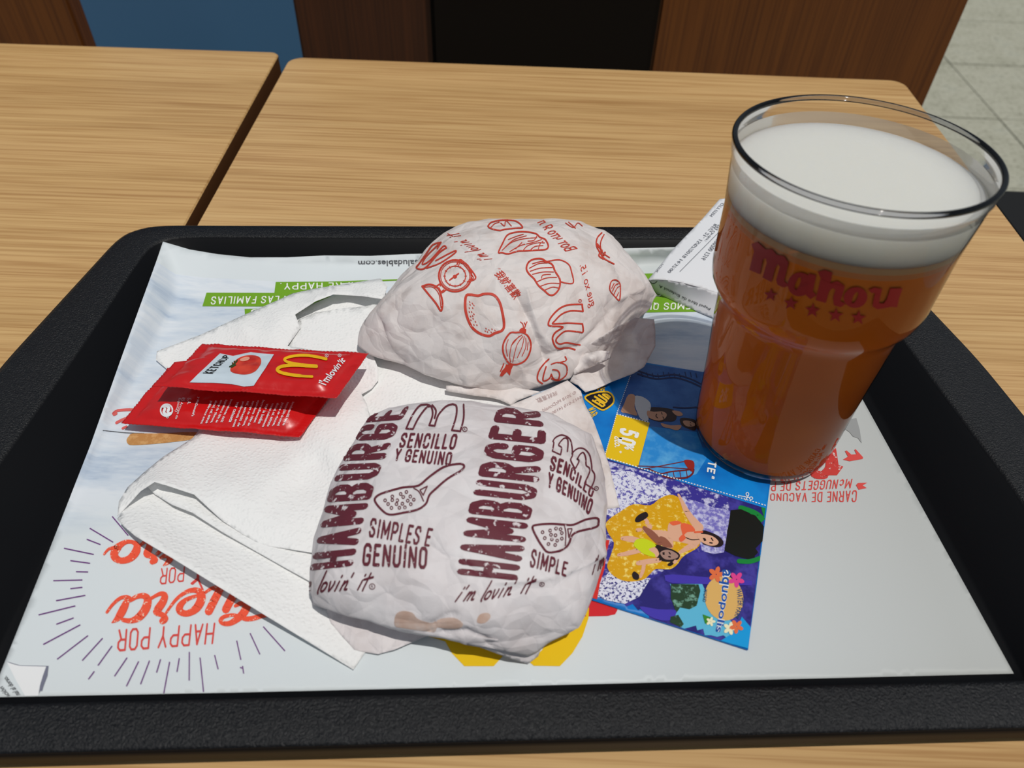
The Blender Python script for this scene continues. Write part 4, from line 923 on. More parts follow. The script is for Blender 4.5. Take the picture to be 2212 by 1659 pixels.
for k in range(12):
    a = math.radians(k * 30); t += stroke(T('B', (748 + 64 * math.cos(a), 482 + 60 * math.sin(a)), (748 + 76 * math.cos(a), 482 + 72 * math.sin(a))), 1.6)
decal("kitchen_scale_drawing", t, CB_, K_OR, L=6)
t = stroke(smooth(T('B', (820, 615), (850, 605), (900, 612), (940, 600), (1000, 605), (1040, 650), (1060, 720), (1072, 800), (1060, 840), (1010, 860), (970, 878), (910, 860), (860, 820), (830, 760), (815, 690)), 5, True), 5.5, True)
for x, y in ((842, 650), (860, 660), (845, 668), (862, 690), (840, 690), (855, 715), (840, 715), (870, 730), (848, 745), (865, 760), (880, 780), (850, 770), (870, 800), (890, 802), (950, 825), (970, 835), (990, 830), (1010, 838), (960, 848), (985, 850), (1005, 852), (945, 842), (870, 672), (862, 742), (1020, 850)):
    t += stroke(T('B', (x, y), (x + 4, y + 6)), 1.8)
decal("lemon_drawing", t, CB_, K_OR, L=6)
t = stroke(smooth(T('B', (1110, 860), (1150, 855), (1195, 855), (1230, 880), (1248, 930), (1240, 990), (1210, 1040), (1160, 1065), (1110, 1060), (1085, 1030), (1065, 980), (1070, 920)), 5, True), 3.6, True)
t += fill(T('B', (1172, 838), (1190, 822), (1218, 835), (1215, 860), (1180, 856))) + sk('B', 2, (1200, 830), (1195, 800), (1180, 785)) + sk('B', 2, (1205, 828), (1215, 800), (1222, 785)) + sk('B', 2, (1205, 828), (1212, 808), (1205, 790))
t += fill(T('B', (1085, 1065), (1135, 1068), (1120, 1100), (1110, 1140), (1090, 1115), (1060, 1145), (1042, 1142), (1055, 1110), (1075, 1090))) + sk('B', 2.5, (1070, 1060), (1060, 1085), (1048, 1110))
for pl in (((1190, 870), (1130, 920), (1110, 1000), (1115, 1050)), ((1195, 880), (1160, 930), (1140, 1000), (1130, 1050)), ((1205, 880), (1190, 950), (1160, 1020)), ((1215, 890), (1215, 950), (1190, 1010)), ((1100, 900), (1085, 950), (1095, 1010)), ((1230, 920), (1225, 970)), ((1170, 880), (1120, 940))): t += sk('B', 1.6, *pl)
decal("onion_drawing", t, CB_, K_OR, L=6)
t = stroke(smooth(T('B', (1035, 325), (1060, 270), (1090, 215), (1130, 195), (1200, 188), (1280, 200), (1310, 225), (1345, 240), (1365, 280), (1350, 305), (1290, 310), (1220, 315), (1160, 318), (1100, 335), (1060, 328)), 5, True), 3.2, True)
for pl in (((1060, 310), (1120, 260), (1200, 235), (1290, 228)), ((1080, 290), (1140, 240), (1220, 215)), ((1110, 320), (1180, 280), (1260, 260), (1320, 240)), ((1200, 310), (1230, 280), (1290, 262), (1340, 262)), ((1150, 300), (1190, 260)), ((1250, 305), (1280, 285), (1330, 280)), ((1100, 240), (1150, 220), (1200, 205)), ((1300, 300), (1310, 270), (1330, 250)), ((1230, 250), (1270, 245), (1290, 215))): t += sk('B', 1.8, *pl)
decal("lettuce_drawing", t, CB_, K_OR, L=6)
t = stroke(smooth(T('B', (1235, 390), (1270, 370), (1320, 368), (1350, 385), (1390, 405), (1410, 450), (1440, 500), (1442, 540), (1430, 575), (1400, 605), (1370, 605), (1340, 580), (1300, 545), (1270, 500), (1235, 465), (1220, 430)), 5, True), 3.6, True)
for pl in (((1240, 430), (1300, 400), (1360, 395)), ((1245, 450), (1310, 430), (1390, 425)), ((1260, 470), (1330, 455), (1400, 455)), ((1290, 520), (1350, 495), (1420, 490)), ((1320, 495), (1330, 475), (1380, 470)), ((1310, 550), (1370, 530), (1435, 530)), ((1340, 575), (1390, 555), (1430, 560)), ((1260, 400), (1320, 385), (1350, 390))): t += sk('B', 2, *pl)
t += sk('B', 2.6, (1360, 385), (1440, 375), (1500, 405), (1520, 460), (1530, 525), (1480, 528), (1445, 518))
decal("chef_hat_drawing", t, CB_, K_OR, L=6)
t = sk('B', 3, (965, 150), (990, 125), (1060, 112), (1150, 118), (1195, 160), (1150, 165), (1080, 172), (1040, 180), (980, 165), (965, 150)) + sk('B', 2, (1050, 130), (1075, 150), (1085, 115), (1120, 150)) + sk('B', 2, (985, 160), (1010, 135), (1040, 125))
decal("bun_drawing", t, CB_, K_OR, L=6)
t = sk('B', 2, (1480, 130), (1530, 160), (1560, 130), (1590, 150)) + sk('B', 2, (1500, 125), (1545, 165))
decal("lettuce_drawing", t, CB_, K_OR, L=6)
t = sk('B', 3.6, (1588, 668), (1500, 672), (1440, 695), (1385, 750), (1365, 795), (1380, 812), (1450, 815), (1455, 825), (1410, 855), (1392, 895), (1410, 945), (1440, 962), (1490, 955), (1540, 968)) + sk('B', 3.6, (1588, 668), (1594, 715)) + sk('B', 3.2, (1594, 715), (1510, 712), (1450, 735), (1405, 780), (1395, 797), (1450, 795), (1500, 792), (1590, 798)) + sk('B', 3.2, (1590, 798), (1594, 850), (1560, 850), (1480, 845), (1430, 880), (1415, 910), (1440, 930), (1490, 922), (1575, 938))
decal("arches_logo", t, CB_, K_OR, L=6)
t = sk('B', 3.2, (1370, 1030), (1320, 1080), (1295, 1130), (1295, 1170), (1325, 1192)) + sk('B', 3, (1350, 1080), (1330, 1150), (1335, 1175), (1370, 1160), (1385, 1130)) + sk('B', 3, (1385, 1130), (1400, 1160), (1430, 1165), (1440, 1130), (1425, 1105), (1395, 1100)) + sk('B', 2.6, (1385, 1065), (1430, 1052), (1480, 1070), (1490, 1110), (1475, 1145), (1430, 1172), (1385, 1160)) + sk('B', 2.6, (1475, 1015), (1482, 1040), (1430, 1055))
decal("peel_drawing", t, CB_, K_OR, L=6)
t = sk('B', 3, (1720, 195), (1690, 230), (1685, 280), (1710, 330), (1740, 370), (1800, 402)) + sk('B', 2.4, (1735, 205), (1712, 260), (1720, 320), (1770, 360)) + sk('B', 4, (1690, 270), (1715, 310), (1730, 345), (1740, 325)) + sk('B', 3, (1720, 310), (1700, 345), (1730, 370))
decal("leaf_drawing", t, CB_, K_OR, L=6)
t = stroke(smooth(T('B', (1780, 520), (1810, 505), (1838, 530), (1842, 580), (1835, 640), (1800, 610), (1772, 570)), 5, True), 2.4, True)
for pl in (((1790, 580), (1810, 540), (1830, 530)), ((1800, 600), (1820, 560), (1835, 550)), ((1785, 560), (1800, 530)), ((1815, 625), (1830, 590))): t += sk('B', 2, *pl)
decal("leaf_drawing", t, CB_, K_OR, L=6)
decal("registered_mark", reg(T('B', (1575, 645))[0], 3.4, 1), CB_, K_OR, L=6)
decal("handwritten_slogan", lovin(quad(*T('B', (990, 368), (745, 185), (690, 205), (925, 385))), .13), CB_, K_OR, L=6)
decal("handwritten_slogan", ftext("Вот что Я л", quad(*T('B', (1478, 320), (1290, 128), (1350, 105), (1560, 300))), .01), CB_, K_OR, L=6)
decal("handwritten_slogan", ftext("gue xo 15.", quad(*T('B', (1628, 695), (1560, 415), (1610, 400), (1690, 680))), .0, .3), CB_, K_OR, L=6)
decal("handwritten_slogan", ftext("我就喜歡", quad(*T('B', (1002, 470), (1135, 640), (1195, 600), (1060, 440))), .012) + ftext("TM", quad(*T('B', (1030, 440), (1048, 440), (1048, 430), (1030, 430)))), CB_, K_OR, L=6)
K_FAINT = ink("show_through_ink", (190, 164, 162))
t = ftext("© 2018 McDonald", quad(*T('S', (960, 1090), (590, 1300), (575, 1260), (945, 1060)))) + ftext("4413-010 (4180)", quad(*T('S', (1030, 1150), (680, 1345), (665, 1305), (1015, 1110)))) + ftext("我就喜歡", quad(*T('S', (740, 1060), (500, 1150), (540, 1200), (750, 1105))))
decal("show_through_text", t, chz_tail, K_FAINT, parent=chz_tail, L=8)

# ================================================================== ketchup sachets
K_KW = ink("sachet_white_ink", (236, 240, 244), .35, spec=.45); K_KY = ink("sachet_yellow_ink", (244, 188, 14), .35, spec=.45); K_KB = ink("sachet_black_ink", (34, 36, 38), .4)
K_PANEL = ink("sachet_pale_panel", (206, 220, 230), .32, spec=.45); K_TOM = mat("tomato_print", (214, 52, 34), .35, .45)
v = coords(K_TOM); base(K_TOM, ramp(K_TOM, noise_tex(K_TOM, v, 120, 2), [(.35, (190, 34, 26)), (.6, (228, 72, 48))])); K_TG = ink("tomato_leaf_ink", (54, 74, 34), .4); K_TH = ink("tomato_gloss_print", (244, 168, 142), .35)
SU = sach_top
decal("picture_panel", fill(T('I', (905, 165), (1010, 185), (1150, 155), (1230, 165), (1335, 172), (1255, 300), (1175, 418), (1100, 425), (1000, 405), (850, 395), (665, 392), (730, 330), (800, 265))), SU, K_PANEL, off=.0004, L=8)
decal("tomato_picture", fill(smooth(T('I', (990, 290), (1010, 245), (1060, 200), (1130, 182), (1200, 188), (1232, 215), (1225, 260), (1185, 310), (1120, 333), (1050, 330), (1000, 315)), 4, True)), SU, K_TOM, off=.0006, L=8)
decal("tomato_highlight", fill(T('I', *ell(1105, 215, 40, 15, -12, n=16))), SU, K_TH, off=.0008, L=8)
decal("tomato_stem", sk('I', 3, (985, 275), (1020, 255), (1045, 225)) + sk('I', 3, (1000, 280), (1030, 262)) + sk('I', 2.6, (1015, 270), (1005, 245)) + sk('I', 2.6, (1025, 260), (1020, 232)), SU, K_TG, off=.0008, L=8)
decal("ketchup_lettering", stext("KETCHUP", Band(T('I', (850, 330), (905, 270), (990, 190)), T('I', (765, 325), (850, 260), (940, 180))), .17, .40, .12), SU, K_KB, off=.0006, L=8)
decal("arches_logo", stroke(smooth(T('I', (1640, 352), (1560, 348), (1450, 335), (1380, 315), (1362, 295), (1395, 272), (1470, 262), (1560, 264), (1675, 272)), 5), [5.5] * 6 + [7] * 40) + stroke(smooth(T('I', (1675, 268), (1560, 258), (1450, 238), (1420, 215), (1455, 195), (1540, 183), (1640, 188), (1750, 212)), 5), 6.2), SU, K_KY, off=.0006, L=8)
decal("slogan_lettering", ftext("i'mlovin'it", quad(*T('I', (1745, 420), (1900, 225), (1870, 185), (1680, 395))), .02) + reg(T('I', (1755, 185))[0], 3.4, .9) + reg(T('I', (1854, 184))[0], 3.2, .9), SU, K_KW, off=.0006, L=8)
SL = sach_low
t = []
cols = [((1500, 555), (1420, 735), ["Ingredientes 66% Puré de", "tomate (184g de tomate)", "jarabe de glucosa,", "alcohol, sal, extracto", "consumir preferentemente", "ver la bolsa"]), ((1265, 540), (1185, 735), ["Ingredientes:", "equivalente 184g de", "xarope de glicose,", "sal, extracto de", "preferencia antes", "ver caixeta"]), ((1010, 535), (930, 710), ["Ingrédients: 66%", "équivalent à 184g de", "sirop de glucose,", "alcool, sel, extrait", "préférence avant"]), ((750, 515), (690, 690), ["y McDonald's"])]
for (x0, y0), (x1, y1), lines in cols:
    for i, s in enumerate(lines):
        dx = -40 * i if len(lines) > 1 else 0; dy = 3 * i
        hgt = 24
        Lx = (x1 - x0) * min(1, len(s) / 20 + .25); Ly = (y1 - y0) * min(1, len(s) / 20 + .25)
        a = (x0 + dx, y0 + dy); b = (x0 + dx + Lx, y0 + dy + Ly)
        t += ftext(s, quad(*T('I', (a[0] - hgt, a[1] - 4), (b[0] - hgt, b[1] - 4), b, a)), .02)
decal("ingredient_text", t, SL, K_KW, off=.0006, L=8)
t = ftext("S.A.", quad(*T('I', (650, 520), (645, 570), (672, 575), (678, 525)))) + ftext("85 Arroyo de", quad(*T('I', (600, 515), (545, 680), (570, 685), (632, 520)))) + ftext("España)", quad(*T('I', (575, 520), (545, 625), (570, 630), (600, 525))))
decal("address_text", t, SL, K_KW, off=.0006, L=8)
t = stroke(T('I', *ell(482, 616, 46, 44, n=28)), 3.2, True) + sk('I', 6, (455, 590), (480, 585), (500, 600), (492, 625)) + sk('I', 6, (510, 640), (485, 648), (462, 632), (470, 606)) + reg(T('I', (490, 666))[0], 2.4, .8)
decal("recycling_mark", t, SL, K_KW, off=.0006, L=8)

# ================================================================== receipt
K_RT = ink("receipt_print", (112, 116, 124))
t = ftext("TOTAL", quad(*T('J', (285, 885), (205, 985), (180, 975), (262, 880)))) + ftext("REG 21- 15/07/2018 14:37:00", quad(*T('J', (885, 450), (350, 990), (315, 975), (845, 435)))) + ftext("YEJ Order:", quad(*T('J', (930, 455), (760, 640), (725, 620), (895, 440)))) + ftext("000700 1216", quad(*T('J', (915, 620), (740, 845), (690, 830), (870, 600)))) + ftext("QTY ITEM", quad(*T('J', (965, 215), (830, 360), (790, 345), (925, 200))))
t += stroke(T('J', (460, 970), (890, 535)), 1.2)
decal("receipt_text", t, rec_top, K_RT, L=8, off=.0003)
t = ftext("Papel libre de Bisfenol A", Band(T('J', (810, 1370), (560, 1265), (230, 1100)), T('J', (795, 1400), (545, 1300), (225, 1140))), .01) + sk('J', 1.4, (115, 1070), (150, 1098), (180, 1095), (205, 1072))
decal("footer_text", t, rec_low, ink("receipt_footer_ink", (62, 62, 64)), parent=rec_low, L=8, off=.0003)

# ================================================================== leaflet print
def fi(n, c, **k): return ink(n, c, .35, spec=.45, **k)
FY = flyer
D = lambda *p: T('D', *p)
SKY = mat("leaflet_dark_blue_print", (20, 60, 128), .35, .45)
Y_ = lambda *p: T('Y', *p)
decal("sky_picture", fill(D((335, 118), (420, 68), (760, 115), (1200, 200), (1120, 560), (720, 520), (640, 600), (400, 560), (430, 385), (260, 335))), FY, fi("leaflet_picture_blue", (44, 92, 164), grunge=True, paper_c=(70, 122, 190), gs=50, lo=.42, hi=.68), L=20)
decal("lower_sky_picture", fill(Y_((905, 900), (1560, 980), (1700, 1340), (1560, 1560), (1300, 1640), (760, 1470))), FY, fi("leaflet_picture_cyan", (40, 138, 214), grunge=True, paper_c=(92, 172, 228), gs=70, lo=.45, hi=.65), off=.0003, L=20)
decal("coaster_track", sum([stroke(smooth(Y_(*q), 4), 3) for q in (((760, 140), (1000, 210), (1250, 190), (1480, 250), (1640, 330)), ((750, 180), (1000, 250), (1250, 230), (1470, 290), (1640, 370)), ((1240, 640), (1400, 650), (1560, 640)))], []) + sum([stroke(Y_((800 + 75 * k, 155 + 8 * (k % 4)), (815 + 75 * k, 215 + 8 * (k % 4))), 1.6) for k in range(11)], []), FY, fi("leaflet_track_print", (34, 40, 92)), off=.0006, L=14)
SKIN = fi("leaflet_skin_print", (204, 154, 124)); HAIR = fi("leaflet_hair_print", (58, 34, 28))
decal("visitor_shirt", fill(smooth(Y_((710, 485), (820, 500), (915, 570), (930, 650), (900, 740), (890, 830), (790, 800), (740, 700), (708, 600)), 3, True)), FY, fi("leaflet_shirt_print", (206, 210, 214)), off=.0006, L=14)
decal("visitor_hair", fill(smooth(Y_((925, 640), (1100, 648), (1250, 680), (1285, 780), (1240, 835), (1120, 835), (1040, 840), (900, 790), (880, 700)), 3, True)), FY, HAIR, off=.0005, L=14)
decal("visitor_hair", fill(smooth(Y_((1340, 790), (1500, 800), (1550, 840), (1545, 960), (1430, 930), (1350, 880)), 3, True)), FY, HAIR, off=.0005, L=14)
decal("visitor_skin", fill(smooth(Y_((885, 690), (970, 705), (1090, 700), (1150, 740), (1120, 800), (1040, 825), (930, 800), (880, 750)), 3, True)), FY, SKIN, off=.0008, L=14)
decal("visitor_skin", fill(smooth(Y_((1375, 830), (1450, 828), (1530, 860), (1530, 900), (1450, 910), (1390, 880)), 3, True)), FY, SKIN, off=.0008, L=14)
decal("visitor_arm", fill(smooth(Y_((620, 470), (710, 480), (705, 640), (745, 755), (610, 725), (520, 700), (560, 600)), 3, True)) + fill(smooth(Y_((1070, 860), (1200, 890), (1350, 890), (1300, 960), (1180, 930), (1100, 910)), 3, True)) + fill(smooth(Y_((1220, 690), (1330, 700), (1370, 750), (1290, 760)), 3, True)), FY, SKIN, off=.0007, L=14)
decal("visitor_features", sk('Y', 1.6, (1075, 715), (1085, 740)) + sk('Y', 1.6, (1095, 775), (1110, 800)) + sk('Y', 2, (1010, 740), (1000, 765), (1020, 790)) + sk('Y', 1.4, (1470, 845), (1480, 862)) + sk('Y', 1.4, (1470, 885), (1485, 895)), FY, HAIR, off=.0010, L=14)
decal("coaster_car", fill(smooth(Y_((1385, 1380), (1450, 1365), (1520, 1390), (1530, 1470), (1500, 1530), (1440, 1480)), 3, True)), FY, fi("leaflet_coaster_print", (150, 40, 34)), off=.0007, L=14)
decal("coaster_rail", sk('Y', 3, (900, 1490), (1060, 1555), (1200, 1530), (1380, 1510), (1480, 1500)) + sk('Y', 4, (1100, 1590), (1240, 1620), (1420, 1610), (1500, 1560), (1520, 1500)) + sk('Y', 2, (770, 1490), (900, 1480), (1380, 1390)) + sk('Y', 2, (740, 1450), (1000, 1460), (1450, 1490)) + sum([stroke(Y_((1150 + 90 * k, 1535 - 6 * k), (1165 + 90 * k, 1610 + 3 * k)), 1.6) for k in range(4)], []), FY, fi("leaflet_rail_print", (112, 34, 40)), off=.0006, L=14)
decal("coupon", fill(D((256, 340), (436, 386), (372, 628), (190, 574))), FY, fi("leaflet_yellow_print", (236, 196, 16)), off=.0006, L=20)
t = stext("50", quad(*D((276, 410), (262, 498), (352, 520), (382, 440))), .2, .34, .16) + stext("%", quad(*D((302, 500), (294, 528), (348, 545), (354, 515))), .16, .6, .1) + ftext("dto.", quad(*D((242, 458), (244, 520), (290, 528), (278, 468))), .02) + ftext("*", quad(*D((272, 538), (268, 552), (282, 556), (286, 542))), .02)
def dash(a, b, n, w, fr=.55):
    r = []
    for k in range(n):
        p = (a[0] + (b[0] - a[0]) * k / n, a[1] + (b[1] - a[1]) * k / n); q = (a[0] + (b[0] - a[0]) * (k + fr) / n, a[1] + (b[1] - a[1]) * (k + fr) / n); r += stroke([p, q], w, cap=False)
    return r
t += dash(*D((335, 122), (256, 340)), 22, 1.8) + dash(*D((256, 340), (436, 386)), 12, 2.2) + dash(*D((256, 340), (190, 574)), 22, 1.8) + dash(*D((372, 630), (1072, 838)), 44, 2.0) + dash(*D((190, 574), (372, 628)), 11, 2.4)
t += stext("TE", quad(*D((752, 592), (745, 655), (788, 668), (800, 600))), .2, .6, .16) + stext('"', quad(*D((748, 665), (742, 690), (785, 700), (790, 675))), .2, .6, .1)
t += stroke(D(*ell(965, 775, 8, 9, n=10)), 1.6, True) + stroke(D(*ell(985, 797, 9, 7, n=10)), 1.6, True) + stroke(D((970, 783), (955, 808)), 1.6) + stroke(D((977, 794), (915, 782)), 1.6)
decal("coupon_lettering", t, FY, fi("leaflet_white_print", (244, 244, 240)), off=.0009, L=14)
BK = fi("leaflet_black_print", (22, 24, 40))
sh = smooth(Y_((25, 500), (160, 442), (330, 430), (408, 490), (415, 580), (330, 655), (262, 680), (180, 640), (80, 570)), 3, True)
GOLD = fi("leaflet_gold_print", (238, 190, 40))
decal("shield_logo_ground", fill(sh), FY, BK, off=.0006, L=14)
w4 = lambda a, b, w=4.2: stroke(Y_(a, b), w, cap=False)
decal("shield_logo", stroke(sh, 3.4, True) + w4((150, 490), (300, 585)) + w4((205, 470), (330, 555)) + w4((262, 462), (355, 530)) + w4((318, 462), (375, 508)) + w4((300, 585), (330, 555), 3) + w4((262, 462), (318, 462), 2.4) + w4((120, 545), (265, 635)) + w4((265, 635), (300, 610), 3.4) + w4((205, 600), (240, 570), 3) + w4((150, 565), (185, 538), 3) + w4((185, 538), (300, 612), 3), FY, GOLD, off=.0009, L=14)
decal("shield_lettering", stext("WAR", quad(*Y_((60, 660), (110, 800), (200, 730), (150, 630))), .2, .5, .16), FY, GOLD, off=.0009, L=14)
decal("shield_lettering", stext("QUE", quad(*Y_((210, 270), (190, 410), (290, 425), (320, 290))), .2, .5, .16), FY, GOLD, off=.0009, L=14)
# lower panel: water slide picture
SPL = fi("leaflet_splash_print", (58, 52, 150), grunge=True, paper_c=(206, 206, 236), gs=260, lo=.50, hi=.62)
decal("slide_picture", fill(D((-30, 515), (190, 580), (372, 634), (1064, 850), (968, 1612), (-40, 1300))), FY, fi("leaflet_purple_print", (40, 36, 116), grunge=True, paper_c=(70, 64, 160), gs=80, lo=.45, hi=.6), off=.0004, L=24)
decal("splash_picture", fill(D((190, 590), (372, 640), (860, 790), (870, 880), (835, 1085), (640, 1090), (600, 1130), (420, 1250), (360, 1340), (150, 1330), (150, 1000))), FY, SPL, off=.0006, L=20)
decal("light_haze_picture", fill(smooth(T('U', (1150, 120), (1480, 230), (1700, 280), (1660, 540), (1615, 825), (1330, 800), (1290, 560), (1180, 400), (1100, 250)), 2, True)), FY, fi("leaflet_haze_print", (120, 114, 196), grunge=True, paper_c=(206, 206, 238), gs=420, lo=.44, hi=.60), off=.0008, L=20)
decal("white_spray", fill(D((150, 1330), (165, 1260), (220, 1190), (320, 1230), (440, 1230), (380, 1330), (300, 1370), (200, 1350))), FY, fi("leaflet_spray_print", (230, 232, 246), grunge=True, paper_c=(50, 46, 130), gs=800, lo=.52, hi=.56), off=.0008, L=20)
decal("white_spray", fill(D((215, 640), (330, 650), (420, 690), (520, 740), (560, 785), (500, 800), (420, 820), (320, 850), (240, 900), (190, 880))), FY, fi("leaflet_foam_print", (226, 228, 244), grunge=True, paper_c=(96, 90, 176), gs=700, lo=.50, hi=.58), off=.0008, L=20)
decal("red_margin", fill(D((100, 1020), (218, 1024), (200, 1100), (190, 1180), (165, 1260), (150, 1345), (50, 1320))), FY, fi("leaflet_red_print", (216, 50, 44)), off=.0009, L=20)
decal("tunnel_ring", stroke(smooth(D((930, 850), (1010, 880), (1060, 930), (1058, 960)), 4), 12) + stroke(smooth(D((1040, 1120), (980, 1140), (920, 1138)), 4), 10) + fill(D((1040, 845), (1064, 850), (1056, 905))), FY, fi("leaflet_green_print", (20, 136, 60)), off=.0008, L=18)
decal("tunnel_mouth", fill(D((875, 862), (930, 856), (1010, 892), (1055, 950), (1040, 1110), (970, 1128), (900, 1110), (840, 1080))), FY, fi("leaflet_tunnel_print", (18, 24, 22)), off=.0009, L=20)
U_ = lambda *p: T('U', *p)
decal("float_ring_picture", fill(smooth(U_((60, 420), (250, 280), (420, 185), (640, 200), (760, 115), (900, 60), (1020, 100), (1060, 210), (1110, 330), (1180, 430), (1300, 560), (1290, 740), (1120, 850), (1050, 910), (1000, 985), (900, 1050), (720, 1045), (640, 1110), (540, 1190), (330, 1210), (160, 1140), (70, 1020), (110, 880), (160, 700), (80, 560)), 3, True)), FY, fi("leaflet_float_print", (222, 166, 16), grunge=True, paper_c=(248, 224, 120), gs=330, lo=.54, hi=.64), off=.0010, L=20)
RS = fi("leaflet_rider_print", (228, 176, 146)); RD = fi("leaflet_rider_dark_print", (150, 92, 72)); RH = fi("leaflet_rider_hair", (36, 26, 30))
def uw(*pw): 
    P = smooth([(p[0], p[1]) for p in pw], 4); Wd = [q[0] for q in smooth([(p[2], 0) for p in pw], 4)]
    return stroke(T('U', *P), [max(1, w * .16275) for w in Wd])
decal("rider_body", fill(smooth(U_((900, 430), (1060, 440), (1190, 470), (1300, 540), (1310, 660), (1270, 730), (1150, 715), (1040, 690), (900, 660), (870, 560)), 3, True)) + uw((1015, 60, 30), (1060, 150, 45), (1110, 260, 70), (1190, 380, 90), (1290, 500, 120)) + uw((1230, 720, 90), (1130, 770, 70), (1030, 830, 40)), FY, RS, off=.0012, L=12)
decal("rider_leg", uw((560, 340, 40), (600, 430, 60), (640, 490, 60)) + uw((470, 530, 50), (560, 525, 60), (660, 570, 90), (760, 590, 120), (900, 600, 120)) + fill(smooth(U_((770, 620), (920, 640), (945, 760), (860, 770), (790, 730)), 3, True)), FY, RS, off=.0011, L=12)
decal("rider_leg", uw((560, 500, 50), (640, 570, 90), (720, 650, 90), (770, 710, 60)) + fill(smooth(U_((760, 620), (850, 640), (940, 760), (800, 740)), 3, True)), FY, RD, off=.0013, L=12)
decal("rider_hair", fill(smooth(U_((1325, 540), (1450, 565), (1560, 620), (1612, 690), (1590, 742), (1510, 758), (1400, 735), (1330, 700)), 3, True)), FY, RH, off=.0013, L=12)
decal("rider_face", fill(smooth(U_((1265, 590), (1370, 588), (1470, 615), (1545, 680), (1520, 728), (1440, 738), (1360, 710), (1290, 665)), 3, True)), FY, RS, off=.0014, L=12)
decal("rider_features", fill(U_((1335, 635), (1370, 640), (1385, 670), (1355, 680))) + uw((1450, 640, 16), (1470, 670, 16)) + uw((1430, 700, 18), (1460, 705, 18)) + uw((1110, 630, 10), (1190, 660, 12), (1290, 655, 10)), FY, RH, off=.0016, L=12)
decal("orange_swimsuit", fill(smooth(U_((1050, 445), (1180, 465), (1235, 545), (1130, 560), (1085, 600), (1060, 560)), 3, True)) + fill(smooth(U_((1080, 590), (1110, 640), (1050, 690), (1020, 650), (1045, 610)), 3, True)) + fill(smooth(U_((900, 425), (1000, 410), (1055, 440), (960, 470), (920, 460)), 3, True)) + uw((1230, 560, 24), (1330, 555, 24)), FY, fi("leaflet_orange_print", (236, 104, 66)), off=.0015, L=12)
decal("second_rider_body", fill(smooth(U_((610, 790), (690, 750), (770, 840), (720, 890)), 3, True)) + uw((270, 640, 50), (380, 650, 80), (480, 670, 70)) + uw((220, 860, 40), (340, 840, 60), (490, 800, 70)) + uw((480, 970, 60), (600, 950, 70), (760, 930, 60)) + uw((560, 960, 50), (545, 1060, 50), (510, 1150, 40)) + uw((960, 960, 40), (1020, 880, 50)), FY, RS, off=.0013, L=12)
decal("yellow_swimsuit", fill(smooth(U_((420, 730), (470, 650), (600, 655), (720, 740), (620, 785), (700, 850), (690, 890), (560, 850), (490, 800)), 3, True)), FY, fi("leaflet_lime_print", (206, 220, 30)), off=.0015, L=12)
decal("second_rider_hair", fill(smooth(U_((520, 680), (640, 700), (860, 765), (960, 800), (1035, 860), (1000, 930), (880, 955), (720, 920), (760, 850), (700, 750)), 3, True)), FY, RH, off=.0014, L=12)
decal("second_rider_face", fill(smooth(U_((770, 835), (840, 795), (930, 810), (1010, 865), (990, 905), (900, 925), (820, 910)), 3, True)), FY, fi("leaflet_shaded_face_print", (168, 134, 122)), off=.0016, L=12)
decal("second_rider_features", fill(U_((800, 830), (830, 825), (830, 865), (805, 860))) + uw((890, 830, 16), (905, 850, 16)) + uw((885, 885, 18), (905, 890, 18)), FY, RH, off=.0018, L=12)
decal("handle_grip", fill(smooth(U_((440, 390), (480, 335), (580, 290), (612, 350), (510, 420), (450, 425)), 3, True)), FY, RH, off=.0015, L=12)
decal("handle_grip", fill(smooth(U_((398, 1120), (430, 1080), (492, 1130), (480, 1190), (420, 1180)), 3, True)), FY, RH, off=.0015, L=12)
decal("handle_grip", fill(smooth(U_((868, 990), (920, 950), (950, 980), (900, 1012)), 3, True)), FY, RH, off=.0015, L=12)
decal("purple_post", fill(D((515, 1215), (560, 1210), (990, 1245), (990, 1270), (560, 1258), (520, 1245))) + fill(smooth(D((380, 1385), (480, 1400), (575, 1405), (565, 1445), (520, 1462), (440, 1440)), 3, True)), FY, fi("leaflet_violet_print", (70, 58, 176)), off=.0009, L=18)
decal("lagoon_sky", fill(D((545, 1262), (720, 1262), (760, 1350), (800, 1400), (970, 1540), (966, 1610), (700, 1540), (545, 1470), (575, 1400), (570, 1330))), FY, fi("leaflet_cyan_print", (96, 188, 222)), off=.0008, L=18)
decal("palm_trees", fill(D((550, 1262), (700, 1265), (710, 1300), (690, 1380), (650, 1400), (600, 1390), (580, 1420), (550, 1340))) + fill(D((548, 1440), (590, 1430), (620, 1480), (625, 1508), (545, 1470))), FY, fi("leaflet_palm_print", (38, 66, 44), grunge=True, paper_c=(120, 170, 150), gs=260, lo=.5, hi=.6), off=.0010, L=16)
decal("sky_corner", fill(D((935, 1440), (985, 1500), (968, 1612), (820, 1570), (900, 1520))), FY, fi("leaflet_azure_print", (14, 158, 226)), off=.0010, L=18)
decal("logo_disc", fill(D(*ell(838, 1340, 122, 104, 78, n=32))), FY, fi("leaflet_sand_print", (226, 180, 104)), off=.0012, L=16)
bd = Band(D((808, 1180), (812, 1350), (780, 1520)), D((895, 1195), (862, 1360), (828, 1530)))
decal("park_logo_outline", ftext("aquopolis", bd, .055), FY, fi("leaflet_logo_white", (244, 246, 248)), off=.0014, L=12)
decal("park_logo", ftext("aquopolis", bd, .02), FY, fi("leaflet_logo_blue", (20, 84, 170)), off=.0016, L=12)
decal("park_logo_text", ftext("WATER PARK", Band(D((905, 1290), (912, 1370), (890, 1450)), D((932, 1288), (945, 1370), (915, 1458))), .015) + ftext("MADRID", Band(D((730, 1292), (722, 1360)), D((748, 1295), (740, 1362))), .015), FY, fi("leaflet_logo_navy", (34, 72, 116)), off=.0014, L=12)
